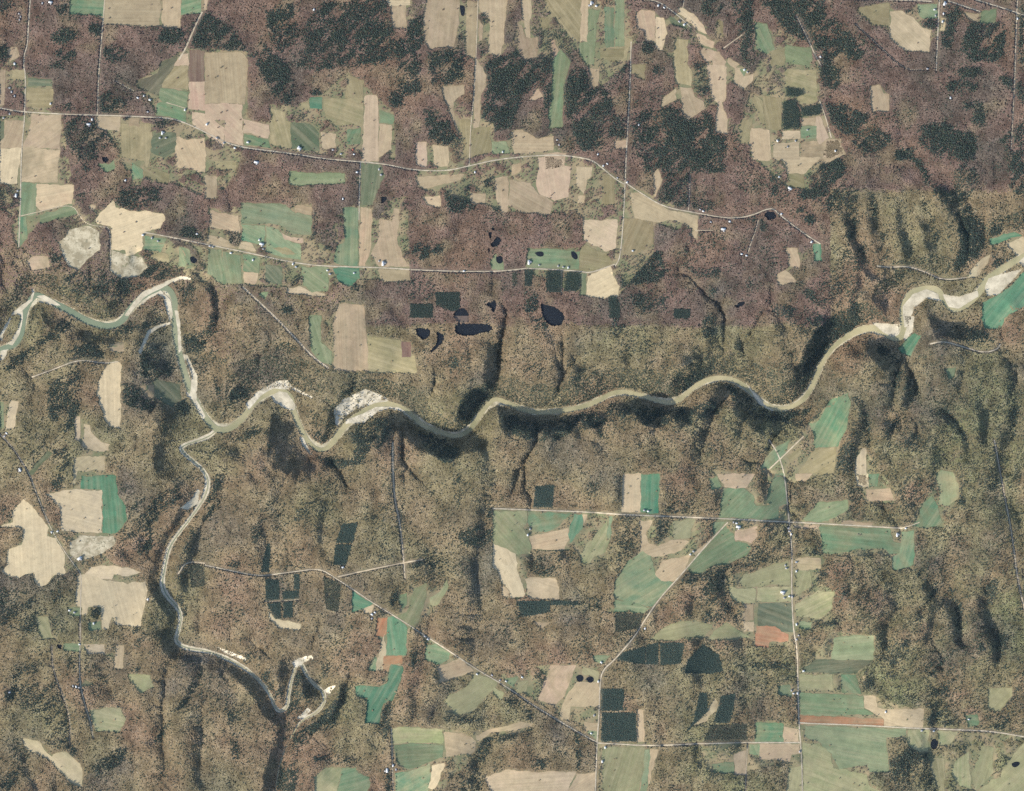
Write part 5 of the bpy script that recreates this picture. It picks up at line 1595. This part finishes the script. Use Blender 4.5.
for p, lab in gravel:
    bl = 'bluff' in lab or 'cliff' in lab
    V, F, q = drape(p, 2.0, 2.2); nm = 'bluff' if bl else 'gravel_bar'
    tag(link(nm, mesh_np(nm, V, F), MAT['bluff' if bl else 'gravel']), lab, 'bluff' if bl else 'gravel bar', kind='structure')
for (p, lab), lev in zip(ponds, pond_z):
    V, F, q = drape(p, 3.0, 0, lev + 1.2)
    tag(link('pond', mesh_np('pond', V, F), MAT['pond']), lab, 'pond', kind='structure')

# ------------------------------------------------------------------ roads and tracks
for k, w, ln in roads:
    V, Q = ribbon(ln, w * (0.44 if k == 'road' else 0.52) * (1 + 0.12 * wav(len(ln), 3)), 1.5 if k == 'road' else 1.3); tag(link(k, mesh_np(k, V, None, Q), MAT[k]), kind='structure')

# ------------------------------------------------------------------ where trees may stand
clear |= dilate(fieldmask, 1) | pondmask
for p, lab in gravel:
    if 'bluff' in lab or 'cliff' in lab: continue
    fill(clear, p)
def clear_line(ln, hw):
    for k in range(len(ln)): fill_disc(clear, ln[k, 0], ln[k, 1], hw if np.isscalar(hw) else hw[k])
clear_line(river_line, hwR + 0.5); clear_line(bank_line, hwR + 0.8); clear_line(branch_line, bw + 0.2)
for k, w, ln in roads: clear_line(ln, w * 0.58 + (1.2 if k == 'road' else 1.2))
houses = []
for l in HOUSES.strip().split('\n'):
    t, tile, s, lab = l.split('|')
    for x, y in tile_pts(tile, s): houses.append((t, lab, x, y, len(s.split())))
    for x, y in tile_pts(tile, s): fill_disc(clear, x, y, 3.2 if t == 'barn' else 2.2)
loose = np.zeros((MH, MW), bool)
for p, lab in gravel:
    if 'bluff' in lab or 'cliff' in lab: fill(loose, p)
standmask = np.zeros((MH, MW), bool)
for p, lab in stands: fill(standmask, p)
def at(mask, x, y):
    i = np.clip(((x - GX0) * MR).astype(int), 0, MW - 1); j = np.clip(((y - GY0) * MR).astype(int), 0, MH - 1); return mask[j, i]

def tree_mesh(name, x, y, h, r, ring, colr, seed, sides=6):
    """one low crown per tree: a leaning dome of uneven rim points, rim well above the soil"""
    g = np.random.default_rng(seed); n = len(x); ang = np.arange(sides)[None] * (2 * math.pi / sides) + g.uniform(0, 6.28, (n, 1)) + g.normal(0, 0.18, (n, sides))
    rr = r[:, None] * g.uniform(0.7, 1.25, (n, sides)); z0 = zat(x, y)
    X = wx(x)[:, None]; Y = wy(y)[:, None]
    rim = np.stack([X + rr * np.cos(ang), Y + rr * np.sin(ang), z0[:, None] + (h * ring)[:, None] * g.uniform(0.94, 1.03, (n, sides))], -1)
    apex = np.stack([X[:, 0] + r * g.normal(0, 0.2, n), Y[:, 0] + r * g.normal(0, 0.2, n), z0 + h], -1)[:, None]
    V = np.concatenate([apex, rim], 1).reshape(-1, 3); m = sides + 1
    b = np.arange(n)[:, None] * m; k = np.arange(sides)[None]
    F = np.stack([np.broadcast_to(b, (n, sides)), b + 1 + k, b + 1 + (k + 1) % sides], -1).reshape(-1, 3)
    me = mesh_np(name, V, F)
    cc = np.repeat(colr, m, 0).reshape(n, m, 3) * g.uniform(0.92, 1.08, (n, m, 1))
    fattr(me, 'tc', np.concatenate([cc.reshape(-1, 3), np.ones((n * m, 1))], 1), 'FLOAT_COLOR')
    return me

sp = 1.05
ax = np.arange(GX0 + 2, GX1 - 2, sp); ay = np.arange(GY0 + 2, GY1 - 2, sp); TX, TY = np.meshgrid(ax, ay)
tx = (TX + rng.uniform(-.5, .5, TX.shape) * sp * 0.95).ravel(); ty = (TY + rng.uniform(-.5, .5, TY.shape) * sp * 0.95).ravel()
hedge = at(gap, tx, ty)
ok = ~at(clear, tx, ty) & ~(hedge & (rng.random(len(tx)) < 0.83)) & ~(at(scrub, tx, ty) & (rng.random(len(tx)) < 0.6)) & ~at(standmask, tx, ty) & ~(at(loose, tx, ty) & (rng.random(len(tx)) < 0.9))
thin = fbm(tx, ty, 26, 501, 3); ok &= rng.random(len(tx)) < np.clip(0.97 - 0.55 * np.clip(thin - 0.55, 0, 1), 0.3, 1)
bush = at(fieldmask, tx, ty) & ~at(pondmask, tx, ty) & (rng.random(len(tx)) < 0.0012 + 0.02 * np.clip(fbm(tx, ty, 9, 291, 2) - 0.45, 0, 1)); ok |= bush
tx, ty, hedge = tx[ok], ty[ok], (hedge | bush)[ok]
zone = zone_at(tx, ty)
gi = (np.clip(ty - GY0, 0, len(gy) - 1).astype(int), np.clip(tx - GX0, 0, len(gx) - 1).astype(int))
dzy, dzx = np.gradient(Z, S)                               # picture y runs south
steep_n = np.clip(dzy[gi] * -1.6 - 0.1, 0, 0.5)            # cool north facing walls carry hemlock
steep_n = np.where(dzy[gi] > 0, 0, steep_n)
se = np.clip((ty - 320) / 120, 0, 1) * np.clip((tx - 600) / 200, 0, 1)
patch = fbm(tx, ty, 34, 611, 3)
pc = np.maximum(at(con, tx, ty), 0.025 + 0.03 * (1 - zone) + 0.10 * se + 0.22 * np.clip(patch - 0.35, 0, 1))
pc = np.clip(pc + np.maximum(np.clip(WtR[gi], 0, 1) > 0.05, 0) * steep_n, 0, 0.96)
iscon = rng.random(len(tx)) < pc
# leafless crowns
x, y, zn = tx[~iscon], ty[~iscon], zone[~iscon]; n = len(x)
A = np.where(zn[:, None] > rng.random((n, 1)), np.array([[.234, .156, .122]]), np.array([[.266, .202, .116]]))
def blend(A, k, c): return A * (1 - k[:, None]) + np.array(c)[None] * k[:, None]
c1 = fbm(x, y, 48, 701, 3); c2 = fbm(x, y, 22, 733, 3); c3 = fbm(x, y, 80, 755, 2); sez = se[~iscon]
A = blend(A, np.clip(c1 + 0.05, 0, 1) * 0.8, (.285, .185, .12))         # rusty oak
A = blend(A, np.clip(-c1 - 0.10, 0, 1) * 0.85, (.14, .122, .098))        # grey maple
A = blend(A, np.clip(c2 - 0.15, 0, 1) * 0.6, (.32, .26, .15))            # dry tan
A = blend(A, np.clip(c3 + 0.15, 0, 1) * 0.45 * (1 - zn) + 0.40 * sez * np.clip(0.5 + c2, 0, 1), (.205, .215, .105))   # greenish understorey
u = rng.random(n)
A = blend(A, (u < 0.12) * 0.28, (.38, .32, .24)); A = blend(A, ((u > 0.17) & (u < 0.34)) * 0.25, (.105, .095, .085))
A *= (0.81 - 0.17 * zn)[:, None] * np.clip(1 + 0.17 * fbm(x, y, 4, 801, 2) + 0.26 * fbm(x, y, 12, 811, 3), 0.45, 1.7)[:, None]
A *= rng.uniform(0.9, 1.1, (n, 1))
me = tree_mesh('woodland', x, y, (11.5 + 2.0 * fbm(x, y, 5, 871, 2) + rng.uniform(-1.0, 1.0, n)) * np.where(hedge[~iscon], 0.6, 1), rng.uniform(4.8, 7.4, n), np.full(n, 0.905), A, 21)
tag(link('woodland', me, MAT['bare']), 'leafless brown autumn woodland covering hills between fields and gorge', 'woodland', kind='stuff')
def con_col(n, g, light=0.0):
    B = np.array([[.046, .066, .057]]) * g.uniform(0.75, 1.3, (n, 1)); k = (g.random(n) < 0.14 + light) * 0.6
    return blend(B, k, (.085, .105, .065))
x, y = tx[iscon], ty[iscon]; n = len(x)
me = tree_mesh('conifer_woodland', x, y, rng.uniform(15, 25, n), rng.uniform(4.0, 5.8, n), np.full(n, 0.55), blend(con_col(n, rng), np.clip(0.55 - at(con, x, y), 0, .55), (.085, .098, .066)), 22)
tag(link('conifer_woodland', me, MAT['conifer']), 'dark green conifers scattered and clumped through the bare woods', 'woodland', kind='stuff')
# planted stands: rows of conifers, each stand a thing
for k, (p, lab) in enumerate(stands):
    q = np.array(p); x0, y0 = q.min(0); x1, y1 = q.max(0); sx = 0.78
    X, Y = np.meshgrid(np.arange(x0, x1, sx), np.arange(y0, y1, sx)); g = np.random.default_rng(60 + k)
    x = (X + g.uniform(-.2, .2, X.shape)).ravel(); y = (Y + g.uniform(-.2, .2, X.shape)).ravel()
    one = np.zeros((MH, MW), bool); fill(one, p); m = at(one, x, y) & ~at(pondmask, x, y)
    for kk, w, ln in roads:
        near = ln[(ln[:, 0] > x0 - 3) & (ln[:, 0] < x1 + 3) & (ln[:, 1] > y0 - 3) & (ln[:, 1] < y1 + 3)]
        for pt in near: m &= np.hypot(x - pt[0], y - pt[1]) > w * 0.5 + 0.35
    sparse = 'sparse' in lab or 'young' in lab or 'greenish' in lab
    m &= g.random(len(x)) < (0.7 if sparse else 0.97)
    x, y = x[m], y[m]; n = len(x)
    cc = con_col(n, g, 0.25 if sparse else 0.0)
    if sparse: cc = blend(cc, np.full(n, .4), (.11, .115, .085))
    else: cc = blend(cc, np.full(n, .7), (.044, .066, .058) if y0 < 330 else (.058, .090, .080))
    me = tree_mesh('conifer_plantation', x, y, g.uniform(13, 18, n), g.uniform(3.2, 4.2, n), np.full(n, 0.62), cc, 80 + k)
    tag(link('conifer_plantation', me, MAT['conifer']), lab, 'plantation')

# ------------------------------------------------------------------ lone trees
def crown_mesh(seed):
    g = np.random.default_rng(seed); V = []; F = []
    for k in range(70):
        d = g.normal(0, 1, 3); d /= np.linalg.norm(d); c = d * g.uniform(0.55, 1.0) * np.array([5.5, 5.5, 5.0]) + np.array([0, 0, 9.0]); s = g.uniform(1.0, 2.1)
        b = len(V); q = g.normal(0, 1, (4, 3)); q = q / np.linalg.norm(q, axis=1)[:, None] * s
        V += list(q + c); F += [(b, b + 1, b + 2), (b, b + 2, b + 3), (b, b + 3, b + 1), (b + 1, b + 3, b + 2)]
    return mesh_np('crown', V, F)
def trunk_mesh():
    V = []; Q = []
    for k, (z, r) in enumerate(((-0.6, .55), (2, .42), (6, .30), (10, .12))):
        V += [(r * math.cos(a * math.pi / 3) + 0.05 * k, r * math.sin(a * math.pi / 3), z) for a in range(6)]
    for k in range(3):
        for a in range(6): Q.append((k * 6 + a, k * 6 + (a + 1) % 6, k * 6 + 6 + (a + 1) % 6, k * 6 + 6 + a))
    return mesh_np('trunk', V, None, Q)
proto = None
for l in TREES.strip().split('\n'):
    t, s, lab = l.split('|'); x, y = tile_pts(t, s)[0]
    if proto is None:
        root = bpy.data.objects.new('tree', None); col.objects.link(root)
        link('crown', crown_mesh(5), MAT['leaf'], root); link('trunk', trunk_mesh(), MAT['bark'], root); proto = root
    else:
        root = proto.copy(); col.objects.link(root)
        for ch in list(proto.children):
            c2 = ch.copy(); col.objects.link(c2); c2.parent = root
    root.location = (float(wx(x)), float(wy(y)), float(zat(x, y)) + 1.0); root.rotation_euler = (0, 0, rng.uniform(0, 6.28)); root.scale = (1.15,) * 3
    tag(root, lab, 'tree', 'lone trees in the fields')

# ------------------------------------------------------------------ houses and barns
def bld(L, W, H, R, ov=0.5):
    """walls with gables, and a pitched roof slab resting on them"""
    l, w = L / 2, W / 2
    V = [(-l, -w, -2.5), (l, -w, -2.5), (l, w, -2.5), (-l, w, -2.5), (-l, -w, H), (l, -w, H), (l, w, H), (-l, w, H), (-l, 0, H + R), (l, 0, H + R)]
    walls = (V, [(4, 7, 8), (5, 9, 6)], [(0, 1, 5, 4), (2, 3, 7, 6), (1, 2, 6, 5), (3, 0, 4, 7)])
    a, b = l + ov, w + ov; e = H - R * ov / w; t = 0.25
    RV = [(-a, -b, e + .05), (a, -b, e + .05), (a, 0, H + R + .05), (-a, 0, H + R + .05), (a, b, e + .05), (-a, b, e + .05)]
    RV = RV + [(x, y, z + t) for x, y, z in RV]
    RQ = [(0, 3, 2, 1), (3, 5, 4, 2), (6, 7, 8, 9), (9, 8, 10, 11), (0, 1, 7, 6), (4, 5, 11, 10), (1, 2, 8, 7), (2, 4, 10, 8), (3, 0, 6, 9), (5, 3, 9, 11)]
    return walls, (RV, None, RQ)
protos = {}
def building(t):
    if t not in protos:
        dims = dict(white=(15, 11, 5.5, 3.4), grey=(14, 10, 5, 3.2), red=(14, 11, 5, 3.4), barn=(30, 15, 7, 5))[t]
        wm, rm = dict(white=('white', 'roofw'), grey=('wallg', 'roofg'), red=('white', 'roofr'), barn=('white', 'roofw'))[t]
        wl, rf = bld(*dims); nm = 'barn' if t == 'barn' else 'house'
        root = bpy.data.objects.new(nm, None); col.objects.link(root)
        link('wall', mesh_np('wall', *wl), MAT[wm], root); link('roof', mesh_np('roof', *rf), MAT[rm], root)
        if t == 'barn':
            wl2, rf2 = bld(11, 12, 4.2, 2.6)
            mw = mesh_np('lean_to', np.array(wl2[0]) + np.array([4, -12.9, 0]), wl2[1], wl2[2]); link('lean_to', mw, MAT['wallg'], root)
            link('lean_to_roof', mesh_np('lean_to_roof', np.array(rf2[0]) + np.array([4, -12.9, 0]), None, rf2[2]), MAT['roofg'], root)
        protos[t] = root; return root
    r = protos[t].copy(); col.objects.link(r)
    for ch in list(protos[t].children):
        c2 = ch.copy(); col.objects.link(c2); c2.parent = r
    return r
for k, (t, lab, x, y, cnt) in enumerate(houses):
    best = (9e9, 0)
    for kk, w, ln in roads:
        d = np.hypot(ln[:, 0] - x, ln[:, 1] - y); j = int(d.argmin())
        if d[j] < best[0]:
            a, b = ln[max(0, j - 1)], ln[min(len(ln) - 1, j + 1)]; best = (d[j], math.atan2(-(b[1] - a[1]), b[0] - a[0]))
    r = building(t)
    r.location = (float(wx(x)), float(wy(y)), float(zat(x, y)) + 2.4); s = rng.uniform(0.95, 1.25)
    r.scale = (s, s, s); r.rotation_euler = (0, 0, best[1] + (math.pi / 2 if rng.random() < 0.35 else 0))
    tag(r, lab, 'barn' if t == 'barn' else 'house', 'farm barns' if t == 'barn' else (lab if cnt > 1 else 'houses along the country roads'))

# ------------------------------------------------------------------ light, sky, camera
ELEV, AZ = math.radians(27), math.radians(236)             # low sun from the south west
w = bpy.data.worlds.new('World'); scene.world = w; w.use_nodes = True; nt = w.node_tree
sky = nt.nodes.new('ShaderNodeTexSky'); sky.sky_type = 'NISHITA'; sky.sun_disc = False
sky.sun_elevation = ELEV; sky.sun_rotation = AZ; sky.altitude = 400; sky.dust_density = 1.5
bg = nt.nodes['Background']; bg.inputs['Strength'].default_value = 0.14; nt.links.new(sky.outputs[0], bg.inputs['Color'])
sd = bpy.data.lights.new('sun', 'SUN'); sd.energy = 3.7; sd.angle = math.radians(0.5); sd.color = (1.0, 0.93, 0.80)
so = bpy.data.objects.new('sun', sd); col.objects.link(so); so.location = (-3000, -5000, 6000)
dirv = Vector((math.sin(AZ) * math.cos(ELEV), math.cos(AZ) * math.cos(ELEV), math.sin(ELEV)))
so.rotation_euler = dirv.to_track_quat('Z', 'Y').to_euler()
HC = 40000.0
cd = bpy.data.cameras.new('camera'); cd.sensor_width = 36; cd.lens = 36 * HC / (FW * S); cd.clip_start = 100; cd.clip_end = 200000
co = bpy.data.objects.new('camera', cd); col.objects.link(co); co.location = (0, 0, HC); scene.camera = co
scene.view_settings.view_transform = 'Standard'; scene.view_settings.look = 'None'
scene.view_settings.exposure = 0.93; scene.view_settings.gamma = 1.0; scene.view_settings.use_curve_mapping = False
# thin blue air between the high camera and the ground
hz = mesh_np('haze', [(sx * 52000, sy * 52000, z) for z in (-180, HC + 500) for sx, sy in ((-1, -1), (1, -1), (1, 1), (-1, 1))], None, [(3, 2, 1, 0), (4, 5, 6, 7), (0, 1, 5, 4), (1, 2, 6, 5), (2, 3, 7, 6), (3, 0, 4, 7)])
hm = bpy.data.materials.new('thin_blue_air'); hm.use_nodes = True; ht = hm.node_tree
for nd in list(ht.nodes):
    if nd.type == 'BSDF_PRINCIPLED': ht.nodes.remove(nd)
pv = ht.nodes.new('ShaderNodeVolumePrincipled'); pv.inputs['Color'].default_value = (0.68, 0.84, 0.95, 1); pv.inputs['Density'].default_value = 2.2e-7
ht.links.new(pv.outputs[0], next(nd for nd in ht.nodes if nd.type == 'OUTPUT_MATERIAL').inputs['Volume'])
tag(link('haze', hz, hm), kind='stuff')
scene.cycles.max_bounces = 3; scene.cycles.diffuse_bounces = 2; scene.cycles.use_denoising = False
